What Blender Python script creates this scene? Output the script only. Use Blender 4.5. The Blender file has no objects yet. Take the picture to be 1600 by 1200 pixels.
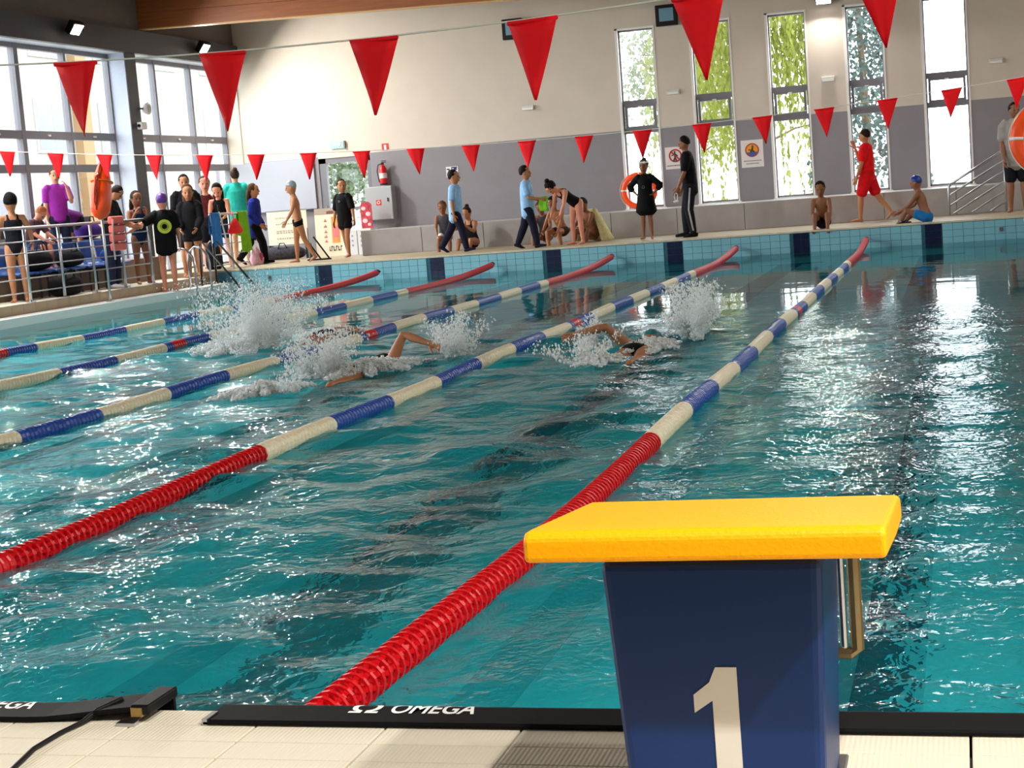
import bpy, bmesh, math, random
import numpy as np
from mathutils import Vector, Matrix, Euler
random.seed(7); rng = np.random.default_rng(7)
C = bpy.context.scene.collection
S = bpy.context.scene
PI = math.pi
# ------------------------------------------------------------------ camera
def make_camera():
    yaw, pitch, roll, F = 0.27665475, -0.11435634, -0.07756069, 2541.314
    f = Vector((-math.sin(yaw)*math.cos(pitch), math.cos(yaw)*math.cos(pitch), math.sin(pitch)))
    r = f.cross(Vector((0, 0, 1))).normalized(); u = r.cross(f)
    c, s = math.cos(roll), math.sin(roll)
    R, U = r*c + u*s, -r*s + u*c
    cam = bpy.data.cameras.new('camera'); cam.sensor_fit = 'HORIZONTAL'; cam.sensor_width = 36
    cam.lens = F*36/1600; cam.clip_start = .05; cam.clip_end = 500
    o = bpy.data.objects.new('camera', cam); C.objects.link(o)
    m = Matrix((R, U, -f)).transposed().to_4x4(); m.translation = (1.60153, -3.25989, 1.334157)
    o.matrix_world = m; S.camera = o
make_camera()
# ------------------------------------------------------------------ world, exposure
W = bpy.data.worlds.new('World'); S.world = W; W.use_nodes = True
bg = W.node_tree.nodes['Background']
bg.inputs[0].default_value = (0.90, 0.95, 1.0, 1); bg.inputs[1].default_value = 7.5
S.view_settings.view_transform = 'Standard'; S.view_settings.look = 'None'
S.view_settings.gamma = 1; S.view_settings.use_curve_mapping = False
S.view_settings.exposure = 0.06
LAMP_POWER = 230.0
# ------------------------------------------------------------------ helpers
def srgb(h):
    h = h.lstrip('#'); v = [int(h[i:i+2], 16)/255 for i in (0, 2, 4)]
    return tuple(x/12.92 if x <= .04045 else ((x+.055)/1.055)**2.4 for x in v) + (1,)
MATS = {}
def mat(name, col='#808080', rough=.5, metal=0, noise=0, nscale=20, bump=0, bscale=60, emit=0, spec=.5):
    if name in MATS: return MATS[name]
    m = bpy.data.materials.new(name); m.use_nodes = True; nt = m.node_tree; b = nt.nodes['Principled BSDF']
    c = srgb(col) if isinstance(col, str) else tuple(col)+(1,)
    b.inputs['Base Color'].default_value = c; b.inputs['Roughness'].default_value = rough
    b.inputs['Metallic'].default_value = metal; b.inputs['Specular IOR Level'].default_value = spec
    if emit: b.inputs['Emission Color'].default_value = c; b.inputs['Emission Strength'].default_value = emit
    if noise or bump:
        tc = nt.nodes.new('ShaderNodeTexCoord')
    if noise:
        n = nt.nodes.new('ShaderNodeTexNoise'); n.inputs['Scale'].default_value = nscale; n.inputs['Detail'].default_value = 4
        nt.links.new(tc.outputs['Object'], n.inputs['Vector'])
        r = nt.nodes.new('ShaderNodeValToRGB')
        r.color_ramp.elements[0].position = .3; r.color_ramp.elements[1].position = .7
        r.color_ramp.elements[0].color = tuple(x*(1-noise) for x in c[:3])+(1,)
        r.color_ramp.elements[1].color = tuple(min(1, x*(1+noise)) for x in c[:3])+(1,)
        nt.links.new(n.outputs['Fac'], r.inputs['Fac']); nt.links.new(r.outputs['Color'], b.inputs['Base Color'])
    if bump:
        n2 = nt.nodes.new('ShaderNodeTexNoise'); n2.inputs['Scale'].default_value = bscale
        nt.links.new(tc.outputs['Object'], n2.inputs['Vector'])
        bp = nt.nodes.new('ShaderNodeBump'); bp.inputs['Strength'].default_value = bump; bp.inputs['Distance'].default_value = .01
        nt.links.new(n2.outputs['Fac'], bp.inputs['Height']); nt.links.new(bp.outputs['Normal'], b.inputs['Normal'])
    MATS[name] = m; return m
def cloth(col): return mat('cloth_'+col, col, .85, noise=.12, nscale=14, bump=.25, bscale=40, spec=.2)
class G:
    """collects vertices and faces (with material slots) for one mesh"""
    def __init__(s): s.v = []; s.f = []; s.m = []
    def add(s, vs, fs, mi=0):
        o = len(s.v); s.v += [tuple(p) for p in vs]; s.f += [tuple(i+o for i in f) for f in fs]; s.m += [mi]*len(fs); return s
    def box(s, x0, x1, y0, y1, z0, z1, mi=0):
        vs = [(x, y, z) for x in (x0, x1) for y in (y0, y1) for z in (z0, z1)]
        return s.add(vs, [(0,1,3,2),(4,6,7,5),(0,4,5,1),(2,3,7,6),(0,2,6,4),(1,5,7,3)], mi)
    def tube(s, pts, rad, lat=None, n=10, mi=0, cap=True, tops=False):
        """pts: list of points; rad: list of r or (a,b); lat: lateral axis for a"""
        pts = [np.array(p, float) for p in pts]; k = len(pts); rings = []
        rad = rad if isinstance(rad, list) else [rad]*k
        rad = [(r, r) if not isinstance(r, (list, tuple)) else r for r in rad]
        if cap:  # rounded ends
            t0 = pts[0]-pts[1]; t0 /= np.linalg.norm(t0)+1e-9; t1 = pts[-1]-pts[-2]; t1 /= np.linalg.norm(t1)+1e-9
            r0, r1 = min(rad[0]), min(rad[-1])
            pts = [pts[0]+t0*r0*.45]+pts+[pts[-1]+t1*r1*.45]
            rad = [tuple(x*.62 for x in rad[0])]+list(rad)+[tuple(x*.62 for x in rad[-1])]; k += 2
        prev = None
        for i in range(k):
            t = pts[min(i+1, k-1)]-pts[max(i-1, 0)]; t = t/(np.linalg.norm(t)+1e-9)
            if lat is not None: a = np.array(lat, float)
            elif prev is not None: a = prev
            else: a = np.array((1, 0, 0.)) if abs(t[0]) < .8 else np.array((0, 1., 0))
            a = a-t*(a@t); a = a/(np.linalg.norm(a)+1e-9); prev = a; b = np.cross(t, a)
            ra, rb = rad[i]
            rings.append([pts[i]+a*ra*math.cos(2*PI*j/n)+b*rb*math.sin(2*PI*j/n) for j in range(n)])
        vs = [p for r in rings for p in r]; fs = []
        for i in range(k-1):
            for j in range(n):
                fs.append((i*n+j, i*n+(j+1) % n, (i+1)*n+(j+1) % n, (i+1)*n+j))
        fs.append(tuple(range(n-1, -1, -1))); fs.append(tuple((k-1)*n+j for j in range(n)))
        return s.add(vs, fs, mi)
    def ball(s, c, r, n=8, k=6, mi=0, ax=None):
        r = r if isinstance(r, (list, tuple)) else (r, r, r)
        A = np.eye(3) if ax is None else np.array(ax)
        vs = []; fs = []
        for i in range(1, k):
            th = PI*i/k
            for j in range(n):
                ph = 2*PI*j/n
                l = np.array((r[0]*math.sin(th)*math.cos(ph), r[1]*math.sin(th)*math.sin(ph), r[2]*math.cos(th)))
                vs.append(np.array(c)+l@A)
        vs.append(np.array(c)+np.array((0, 0, r[2]))@A); vs.append(np.array(c)-np.array((0, 0, r[2]))@A)
        T, B = len(vs)-2, len(vs)-1
        for j in range(n): fs.append((T, j, (j+1) % n)); fs.append((B, (k-2)*n+(j+1) % n, (k-2)*n+j))
        for i in range(k-2):
            for j in range(n): fs.append((i*n+j, (i+1)*n+j, (i+1)*n+(j+1) % n, i*n+(j+1) % n))
        return s.add(vs, fs, mi)
    def prism(s, poly, d0, d1, plane='xz', mi=0):
        """extrude polygon along the remaining axis from d0 to d1"""
        def P(p, d):
            return {'xz': (p[0], d, p[1]), 'xy': (p[0], p[1], d), 'yz': (d, p[0], p[1])}[plane]
        n = len(poly); vs = [P(p, d0) for p in poly]+[P(p, d1) for p in poly]
        fs = [tuple(range(n)), tuple(range(2*n-1, n-1, -1))]+[(i, i+n, (i+1) % n+n, (i+1) % n) for i in range(n)]
        return s.add(vs, fs, mi)
    def lathe(s, prof, c, axis='y', n=14, mi=0, closed=True):
        vs = []; fs = []; k = len(prof)
        for d, r in prof:
            for j in range(n):
                a, b = r*math.cos(2*PI*j/n), r*math.sin(2*PI*j/n)
                p = {'y': (a, d, b), 'z': (a, b, d), 'x': (d, a, b)}[axis]
                vs.append((p[0]+c[0], p[1]+c[1], p[2]+c[2]))
        for i in range(k if closed else k-1):
            q = (i+1) % k
            for j in range(n): fs.append((i*n+j, q*n+j, q*n+(j+1) % n, i*n+(j+1) % n))
        return s.add(vs, fs, mi)
    def mesh(s, name, mats, smooth=False):
        me = bpy.data.meshes.new(name); me.from_pydata([tuple(map(float, p)) for p in s.v], [], s.f)
        for m in (mats if isinstance(mats, (list, tuple)) else [mats]): me.materials.append(m)
        me.polygons.foreach_set('material_index', s.m)
        bm = bmesh.new(); bm.from_mesh(me); bmesh.ops.recalc_face_normals(bm, faces=bm.faces); bm.to_mesh(me); bm.free()
        if smooth: me.polygons.foreach_set('use_smooth', [True]*len(me.polygons))
        me.update(); return me
def link(name, data, parent=None, loc=None, rot=None):
    o = bpy.data.objects.new(name, data); C.objects.link(o)
    if parent: o.parent = parent
    if loc is not None: o.location = loc
    if rot is not None: o.rotation_euler = rot
    return o
def obj(name, g, m, parent=None, smooth=False, loc=None, rot=None, bevel=0, seg=2):
    o = link(name, g.mesh(name, m, smooth), parent, loc, rot)
    if bevel:
        b = o.modifiers.new('bevel', 'BEVEL'); b.width = bevel; b.segments = seg; b.limit_method = 'ANGLE'
        b.harden_normals = False
    return o
def tag(o, label, cat, group=None, kind=None):
    o['label'] = label; o['category'] = cat
    if group: o['group'] = group
    if kind: o['kind'] = kind
    return o
def thing(name, label, cat, loc=(0, 0, 0), rz=0, group=None, kind=None):
    o = link(name, None, None, loc, (0, 0, rz)); return tag(o, label, cat, group, kind)
def copy_tree(o, parent=None):
    c = o.copy(); C.objects.link(c)
    if parent: c.parent = parent
    for ch in list(o.children): copy_tree(ch, c)
    return c
def text(name, body, size, m, parent, loc, rot, extrude=.002, bold=0, sx=1):
    cu = bpy.data.curves.new(name, 'FONT'); cu.body = body; cu.size = size; cu.extrude = extrude; cu.offset = bold
    cu.align_x = 'CENTER'; cu.align_y = 'CENTER'; cu.materials.append(m)
    o = link(name, cu, parent, loc, rot); o.scale = (sx, 1, 1); return o

M_steel = mat('brushed_steel', '#b9bcc0', .28, 1)
M_dsteel = mat('dark_steel', '#4a4a50', .35, .8)
M_white = mat('white_paint', '#e9e8e4', .5)
M_black = mat('black_plastic', '#09090b', .5, spec=.3)
M_navy = mat('navy_tile', '#141b3c', .18)
M_cyan = mat('cyan_tile', '#84bccb', .18, noise=.10, nscale=1.7)
M_grout = mat('tile_grout', '#2c6072', .8)
M_cream = mat('cream_plaster', '#d1c6b9', .85, noise=.03, nscale=2, bump=.05, bscale=40)
M_grey = mat('grey_plaster', '#8b878c', .8, noise=.04, nscale=3, bump=.05, bscale=40)
M_taupe = mat('taupe_plaster', '#6b6058', .85, noise=.05, nscale=2)
M_dark = mat('dark_grey_metal', '#3b3a40', .5)
M_frame = mat('grey_window_frame', '#77757d', .45)
M_reveal = mat('window_lit_reveal', '#b9c0d2', .6)  # column sides and soffit: window light put into the pale tone
M_deck = mat('beige_deck_tile', '#cfc6b4', .5, noise=.06, nscale=5)
M_kerb = mat('sand_kerb_tile', '#a8977a', .55, noise=.08, nscale=4)
M_red = mat('red_plastic', '#d3101a', .33)
M_blue = mat('blue_plastic', '#1f4fa8', .35)
M_ivory = mat('ivory_plastic', '#eee4c6', .38)
M_flag = mat('red_pennant_fabric', '#f8151f', .7, bump=.15, bscale=30, spec=.2)
M_orange = mat('orange_plastic', '#ff5210', .38)
def glass_mat():
    m = bpy.data.materials.new('window_glass'); m.use_nodes = True; nt = m.node_tree; nt.nodes.clear()
    o = nt.nodes.new('ShaderNodeOutputMaterial'); mx = nt.nodes.new('ShaderNodeMixShader')
    t = nt.nodes.new('ShaderNodeBsdfTransparent'); t.inputs[0].default_value = (.95, .97, .97, 1)
    g = nt.nodes.new('ShaderNodeBsdfGlossy'); g.inputs['Roughness'].default_value = .02
    lw = nt.nodes.new('ShaderNodeLayerWeight'); lw.inputs[0].default_value = .5
    pw = nt.nodes.new('ShaderNodeMath'); pw.operation = 'POWER'; pw.inputs[1].default_value = 5
    fr = nt.nodes.new('ShaderNodeMath'); fr.operation = 'MULTIPLY_ADD'; fr.inputs[1].default_value = .9; fr.inputs[2].default_value = .03
    nt.links.new(lw.outputs['Facing'], pw.inputs[0]); nt.links.new(pw.outputs[0], fr.inputs[0])
    nt.links.new(fr.outputs[0], mx.inputs[0]); nt.links.new(t.outputs[0], mx.inputs[1]); nt.links.new(g.outputs[0], mx.inputs[2])
    nt.links.new(mx.outputs[0], o.inputs[0]); return m
M_glass = glass_mat()

# ------------------------------------------------------------------ key dimensions (metres)
XL, XR, YF = -11.8, 2.75, 25.13        # pool edges
ZN, ZF, ZL = .234, .365, .285          # near, far and left deck heights
XG, XC = -14.05, -13.65                # glazing plane and inner face of the columns
YW, YI = 30.2, 28.2                    # far wall, face of the ledge before it
ZC = 6.4                               # ceiling
XRW, YB = 5.4, -5.5                    # right wall, wall behind the camera

# ------------------------------------------------------------------ pool water
def water():
    nx, ny = 250, 460
    xs = np.linspace(XL, XR, nx); ys = YF*np.linspace(0, 1, ny)**1.25
    X, Y = np.meshgrid(xs, ys)
    H = np.zeros_like(X); r = np.random.default_rng(3)
    for i in range(70):
        lam = .20*(8.0**r.random()); th = r.normal(PI/2, .75) if i % 3 else r.random()*2*PI
        k = 2*PI/lam; a = lam**.95*r.uniform(.4, 1)
        px = .35*np.sin(.9*Y+r.random()*6)+.3*np.sin(.7*X+r.random()*6)
        H += a*np.sin(k*(X*math.cos(th)+Y*math.sin(th))+r.random()*6.28+px*1.3)
    H /= H.std()
    sm = lambda a, b, t: np.clip((t-a)/(b-a), 0, 1)**2*(3-2*np.clip((t-a)/(b-a), 0, 1))
    calm = 1-sm(11.0, 14.6, Y+.25*np.clip(X+3, -6, 6))
    lane1 = sm(.4, -.6, X)
    A = .0005+.0135*calm*(.40+.60*(1-sm(-.6, .4, X)))
    H = np.sign(H)*np.abs(H)**1.0
    Z = A*H
    v = np.stack([X, Y, Z], -1).reshape(-1, 3)
    idx = np.arange(nx*ny).reshape(ny, nx)
    f = np.stack([idx[:-1, :-1], idx[:-1, 1:], idx[1:, 1:], idx[1:, :-1]], -1).reshape(-1, 4)
    me = bpy.data.meshes.new('pool_water'); me.from_pydata(v.tolist(), [], f.tolist())
    me.polygons.foreach_set('use_smooth', [True]*len(me.polygons)); me.update()
    m = bpy.data.materials.new('pool_water'); m.use_nodes = True; nt = m.node_tree; nt.nodes.clear(); N = nt.nodes.new; L = nt.links.new
    out = N('ShaderNodeOutputMaterial'); tc = N('ShaderNodeTexCoord')
    sep = N('ShaderNodeSeparateXYZ'); L(tc.outputs['Object'], sep.inputs[0])
    mp = N('ShaderNodeMapping'); mp.inputs['Scale'].default_value = (1, .8, 1); L(tc.outputs['Object'], mp.inputs[0])
    n1 = N('ShaderNodeTexNoise'); n1.inputs['Scale'].default_value = 4.2; n1.inputs['Detail'].default_value = 3; n1.inputs['Distortion'].default_value = .6
    n2 = N('ShaderNodeTexNoise'); n2.inputs['Scale'].default_value = 17; n2.inputs['Detail'].default_value = 2; n2.inputs['Distortion'].default_value = .8
    for n in (n1, n2): L(mp.outputs[0], n.inputs['Vector'])
    ad = N('ShaderNodeMath'); ad.operation = 'MULTIPLY_ADD'; ad.inputs[1].default_value = .36
    L(n2.outputs['Fac'], ad.inputs[0]); L(n1.outputs['Fac'], ad.inputs[2])
    rp = N('ShaderNodeMapRange'); rp.interpolation_type = 'SMOOTHSTEP'
    rp.inputs['From Min'].default_value = 10.5; rp.inputs['From Max'].default_value = 14.5
    rp.inputs['To Min'].default_value = 1; rp.inputs['To Max'].default_value = .03
    L(sep.outputs['Y'], rp.inputs['Value'])
    bp = N('ShaderNodeBump'); bp.inputs['Distance'].default_value = .0185
    L(rp.outputs[0], bp.inputs['Strength']); L(ad.outputs[0], bp.inputs['Height'])
    fr = N('ShaderNodeFresnel'); fr.inputs['IOR'].default_value = 1.33; L(bp.outputs[0], fr.inputs['Normal'])
    gl = N('ShaderNodeBsdfGlossy'); gl.inputs['Roughness'].default_value = .03; L(bp.outputs[0], gl.inputs['Normal'])
    rf = N('ShaderNodeBsdfRefraction'); rf.inputs['IOR'].default_value = 1.33; rf.inputs['Color'].default_value = (.14, .92, 1.0, 1)
    rf.inputs['Roughness'].default_value = .0; L(bp.outputs[0], rf.inputs['Normal'])
    df = N('ShaderNodeBsdfDiffuse'); df.inputs['Color'].default_value = (.006, .50, .60, 1)
    tr = N('ShaderNodeBsdfTransparent'); tr.inputs[0].default_value = (.5, .93, .95, 1)
    mt = N('ShaderNodeMixShader'); mt.inputs[0].default_value = .42; L(rf.outputs[0], mt.inputs[1]); L(tr.outputs[0], mt.inputs[2])
    mb = N('ShaderNodeMixShader'); mb.inputs[0].default_value = .07; L(mt.outputs[0], mb.inputs[1]); L(df.outputs[0], mb.inputs[2])
    fp = N('ShaderNodeMath'); fp.operation = 'POWER'; fp.inputs[1].default_value = 1.34; L(fr.outputs[0], fp.inputs[0])
    mx = N('ShaderNodeMixShader'); L(fp.outputs[0], mx.inputs[0]); L(mb.outputs[0], mx.inputs[1]); L(gl.outputs[0], mx.inputs[2])
    L(mx.outputs[0], out.inputs[0])
    me.materials.append(m)
    tag(link('pool_water', me), 'turquoise rippled water filling the swimming pool', 'water', kind='structure')
water()

# ------------------------------------------------------------------ pool shell
def pool_shell():
    zb = -1.45
    M_bot = mat('turquoise_pool_tile', '#d6f5fa', .4, noise=.12, nscale=6)
    t = thing('floor_pool_bottom', 'turquoise tiled bottom of the pool under the water', 'pool floor', kind='structure')
    obj('basin', G().box(XL, XR, 0, YF, zb-.1, zb), M_bot, t)
    for i in range(6):
        xc = 1.1-2.2*i
        g = G().box(xc-.19, xc+.19, 1.8, YF-1.8, zb, zb+.006); g.box(xc-.6, xc+.6, 1.8, 2.15, zb, zb+.006); g.box(xc-.5, xc+.5, YF-2.06, YF-1.8, zb, zb+.006)
        obj('lane_stripe', g, M_navy, t)
    tag(obj('wall_pool_near', G().box(XL-.4, XR+.4, -.2, 0, zb-.1, ZN-.012), M_bot), 'turquoise near end wall of the pool', 'pool wall', kind='structure')
    tag(obj('wall_pool_right', G().box(XR, XR+.3, 0, YF, zb-.1, ZF-.06), M_bot), 'turquoise long side wall of the pool by the ladder', 'pool wall', kind='structure')
    tag(obj('wall_pool_left', G().box(XL-.3, XL, 0, YF, zb-.1, -.03), M_bot), 'turquoise long side wall of the pool under the white ledge', 'pool wall', kind='structure')
    # far end wall with its tiles
    t = thing('wall_pool_far', 'pale blue tiled far end wall of the pool with navy lane stripes', 'pool wall', kind='structure')
    obj('backing', G().box(XL-.3, XR+.3, YF, YF+.25, zb-.1, ZF-.03), M_grout, t)
    w, h = .1695, .1145
    n = int((XR-XL)/w)+1
    A = G().box(0, w-.006, -.008, .004, 0, h-.005).mesh('tile', M_cyan)
    B = G().box(0, w-.006, -.008, .004, 0, h-.005).mesh('navy_tile', M_navy)
    for i in range(n):
        x = XL+i*w
        if x+w > XR+.02: continue
        xc = x+w/2
        d = min(abs(xc-(1.1-2.2*k)) for k in range(6))
        for j in range(3):
            if d < .13: continue
            link('tile', A, t, (x, YF-.004, j*h-.012))
    for k in range(6):
        for j in range(3):
            for q in (-1, 0):
                o = link('navy_tile', B, t, (1.1-2.2*k+q*.133, YF-.006, j*h-.012)); o.scale = (.133/w, 1, 1)
    # below the water line the same stripes run on
    for k in range(6):
        obj('stripe', G().box(1.1-2.2*k-.133, 1.1-2.2*k+.133, YF-.006, YF, -1.2, -.02), M_navy, t)
    obj('lower_facing', G().box(XL, XR, YF-.004, YF+.001, -1.4, -.015), M_cyan, t)
    # anchor plates on the far wall
    for x in (2.2, -11.03):
        f = thing('rope_anchor', 'small dark anchor plate set in far pool wall '+('near the ladder' if x > 0 else 'beside the pool steps'), 'anchor', (x, YF-.012, .17))
        obj('plate', G().box(-.035, .035, -.01, .004, -.04, .04), M_steel, f); obj('socket', G().lathe([(-.02, .02), (-.008, .026), (0, .026)], (0, 0, 0), 'y', 10), M_black, f)
pool_shell()

# ------------------------------------------------------------------ near deck with its tiles
def near_deck():
    t = thing('floor', 'cream ribbed tile deck at the near pool edge', 'floor', kind='structure')
    obj('screed', G().box(XL-3, XRW, YB, -.005, ZN-.35, ZN-.012), mat('dark_grout', '#2e2922', .9), t)
    m = bpy.data.materials.new('ribbed_cream_tile'); m.use_nodes = True; nt = m.node_tree; b = nt.nodes['Principled BSDF']
    b.inputs['Base Color'].default_value = srgb('#d8d0bb'); b.inputs['Roughness'].default_value = .55
    tc = nt.nodes.new('ShaderNodeTexCoord'); wv = nt.nodes.new('ShaderNodeTexWave'); wv.bands_direction = 'X'; wv.inputs['Scale'].default_value = 32
    wv.inputs['Distortion'].default_value = 0
    bp = nt.nodes.new('ShaderNodeBump'); bp.inputs['Strength'].default_value = .3; bp.inputs['Distance'].default_value = .002
    nt.links.new(tc.outputs['Object'], wv.inputs['Vector']); nt.links.new(wv.outputs['Fac'], bp.inputs['Height']); nt.links.new(bp.outputs[0], b.inputs['Normal'])
    g = G(); e = .0013
    vs = [(0, 0, -.012), (.2945, 0, -.012), (.2945, .0965, -.012), (0, .0965, -.012), (0, 0, -e), (.2945, 0, -e), (.2945, .0965, -e), (0, .0965, -e),
          (e, e, 0), (.2945-e, e, 0), (.2945-e, .0965-e, 0), (e, .0965-e, 0)]
    fs = [(0, 1, 2, 3)]+[(a, (a+1) % 4, (a+1) % 4+4, a+4) for a in range(4)]+[(a+4, (a+1) % 4+4, (a+1) % 4+8, a+8) for a in range(4)]+[(8, 9, 10, 11)]
    me = g.add(vs, fs).mesh('deck_tile', m)
    for i in range(-8, 10):
        for j in range(12):
            link('deck_tile', me, t, (.074+.3*i, -.116-.1*(j+1)+.0015, ZN))
    # the edge course under the touchpads
    for i in range(-8, 10): link('deck_tile', me, t, (.074+.3*i, -.1145, ZN))
    g = G().box(XL-3, -2.33, YB, -.01, ZN-.012, ZN); g.box(3.0, XRW, YB, -.01, ZN-.012, ZN)
    obj('outer_paving', g, M_deck, t); obj('added_dark_floor', G().box(-2.33, 3.0, YB, -1.32, ZN-.012, ZN), mat('bounce_cut_grey', '#4b4a48', .8), t)  # out of view: dark floor added to keep bounce off the block column
near_deck()

# ------------------------------------------------------------------ other decks
def decks():
    o = tag(obj('floor_far_deck', G().box(XG, XRW, YF+.02, YW+.1, ZF-.3, ZF), M_kerb), 'sand tiled deck along the far end of the pool', 'floor', kind='structure')
    tag(obj('trim_far_edge', G().box(XL, XR, YF-.012, YF+.12, ZF-.028, ZF+.003), mat('pale_edge_tile', '#c9bda2', .5, noise=.15, nscale=8)), 'pale edging strip on top of the far pool wall', 'edging', kind='structure')
    t = thing('floor_left_deck', 'beige raised deck behind the railing with a sand tiled kerb', 'floor', kind='structure')
    obj('slab', G().box(XG, -12.27, -.0, YF+.02, -.3, ZL-.012), M_kerb, t)
    K = G().box(-.012, 0, 0, .324, 0, .152).mesh('kerb_tile', M_kerb)
    T = G().box(-.324, 0, 0, .324, -.012, 0).mesh('deck_tile', M_deck)
    for i in range(77):
        y = .02+.327*i
        if y+.327 > YF: break
        link('kerb_tile', K, t, (-12.256, y, .132))
        if y > 15:
            for q in range(3): link('deck_tile', T, t, (-12.256-.327*q, y, ZL))
    o = obj('tier', G().box(XG, -13.2, 4, YF+.0, ZL-.02, .72), mat('brown_tier', '#7d6a58', .7, noise=.1, nscale=3), None)
    tag(o, 'brown raised seating step under the tall glazing', 'step', kind='structure'); o.name = 'floor_seating_step'
    tag(obj('trim_pool_ledge', G().box(-12.26, XL, 0, YF-.005, -.12, .13), mat('white_ledge_tile', '#f0ede8', .35)), 'white overflow ledge along the railing side of the pool', 'ledge', kind='structure')
    tag(obj('floor_right_deck', G().box(XR, XRW, 0, YF+.02, ZF-.35, ZF-.02), M_kerb), 'sand tiled deck beyond the ladder', 'floor', kind='structure')
    # ledge before the far wall
    t = thing('trim_wall_ledge', 'long light grey ledge under the far wall windows', 'ledge', kind='structure')
    M_l = mat('light_grey_tile', '#aaa6a4', .5, noise=.06, nscale=3)
    x = -10.3; i = 0
    while x < XRW-.1:
        x2 = min(x+1.31, XRW)
        obj('panel', G().box(x+.004, x2-.004, YI, YW, ZF, .873), M_l, t, bevel=.006, seg=1); x = x2; i += 1
decks()

# ------------------------------------------------------------------ far wall with windows and door
WINS = [(-5.09, -4.345), (-3.565, -2.795), (-2.02, -1.28), (-.485, .22), (.995, 1.81)]
def far_wall():
    ztop, zsill, zb = 4.55, .885, 2.51
    y0, y1 = YW, YW+.28
    gl = G(); gu = G()
    door = (-11.89, -10.69, 2.47)
    edges = [XG-.3, door[0], door[1]]+[e for w in WINS for e in w]+[XRW+.3]
    solids = [(edges[i], edges[i+1]) for i in range(0, len(edges), 2)]
    for a, b in solids:
        gl.box(a, b, y0, y1, -.1, zb); gu.box(a, b, y0, y1, zb, ztop)
    gu.box(XG-.3, XRW+.3, y0, y1, ztop, ZC+.3)
    for a, b in WINS: gl.box(a, b, y0, y1, -.1, zsill)
    gu.box(door[0], door[1], y0, y1, door[2], ztop)
    t = thing('wall_far', 'far wall, cream above and grey below, with tall windows', 'wall', kind='structure')
    obj('grey_band', gl, M_grey, t); obj('cream_band', gu, M_cream, t)
    for i, (a, b) in enumerate(WINS):
        nm = ['first tall narrow window, beside the orange lifebuoy', 'tall narrow window behind the tall black T-shirt figure', 'tall window showing yellow-green foliage and a picket fence',
              'tall window behind the lifeguard in red', 'brightest tall window, above the boy in the blue cap'][i]
        w = thing(f'window_{i+1}', nm, 'window', kind='structure')
        g = G(); yf0, yf1 = YW+.10, YW+.17
        g.box(a, a+.03, yf0, yf1, zsill, ztop); g.box(b-.03, b, yf0, yf1, zsill, ztop)
        g.box(a, b, yf0, yf1, ztop-.04, ztop); g.box(a, b, yf0, yf1, zsill, zsill+.05)
        obj('frame', g, M_frame, w)
        obj('transom', G().box(a, b, yf0-.02, yf1, 3.0, 3.11), M_frame, w)
        obj('transom', G().box(a, b, yf0-.02, yf1, 2.43, 2.54), M_frame, w)
        s = G(); s.box(a+.05, a+.10, yf0-.03, yf1, 2.54, 3.0); s.box(b-.10, b-.05, yf0-.03, yf1, 2.54, 3.0); s.box(a+.1, b-.1, yf0-.03, yf1, 2.96, 3.0); s.box(a+.1, b-.1, yf0-.03, yf1, 2.54, 2.58)
        ss = obj('sash', s, M_frame, w); obj('latch', G().box((a+b)/2-.04, (a+b)/2+.04, yf0-.05, yf0-.02, 2.965, 2.985), M_white, ss)
        for z0, z1 in ((zsill+.05, 2.43), (2.54, 3.0), (3.11, ztop-.06)):
            obj('pane', G().box(a+.03, b-.03, YW+.13, YW+.136, z0, z1), M_glass, w)
        rv = G(); rv.box(a-.045, a+.004, YW-.012, YW+.10, zsill-.02, ztop+.03); rv.box(b-.004, b+.03, YW-.008, YW+.10, zsill-.02, ztop+.03); rv.box(a-.045, b+.03, YW-.012, YW+.10, ztop-.002, ztop+.03)
        obj('casing', rv, M_white, w)
        obj('sill', G().box(a-.06, b+.06, YW-.06, YW+.12, zsill-.025, zsill+.008), M_white, w)
    d = thing('door_1', 'glazed grey door in the far wall behind the boy in the black T-shirt', 'door', kind='structure')
    a, b, z1 = door
    g = G(); g.box(a, a+.16, YW+.02, YW+.14, ZF, z1); g.box(b-.09, b, YW+.02, YW+.14, ZF, z1); g.box(a, b, YW+.02, YW+.14, z1-.11, z1); g.box(a, b, YW+.02, YW+.14, ZF, ZF+.12); g.box(a, b, YW+.04, YW+.12, 1.32, 1.38)
    obj('door_frame', g, M_frame, d)
    obj('pane', G().box(a+.16, b-.09, YW+.07, YW+.08, ZF+.12, 1.32), M_glass, d); obj('pane', G().box(a+.16, b-.09, YW+.07, YW+.08, 1.38, z1-.11), M_glass, d)
    obj('handle', G().tube([(a+.10, YW, 1.25), (a+.10, YW-.03, 1.25), (a+.10, YW-.03, 1.45), (a+.10, YW, 1.45)], .012, n=6), M_steel, d)
    # pale translucent board beside the door
    bd = thing('wall_board', 'large pale grey board on the wall between the glazing and the door', 'board', (0, 0, 0))
    obj('panel', G().box(-13.9, -12.0, YW-.05, YW-.01, 1.40, 2.5), mat('pale_board', '#a9abb6', .35), bd); obj('rail', G().box(-13.9, -12.0, YW-.07, YW-.01, 1.36, 1.41), M_dsteel, bd)
far_wall()

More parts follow.
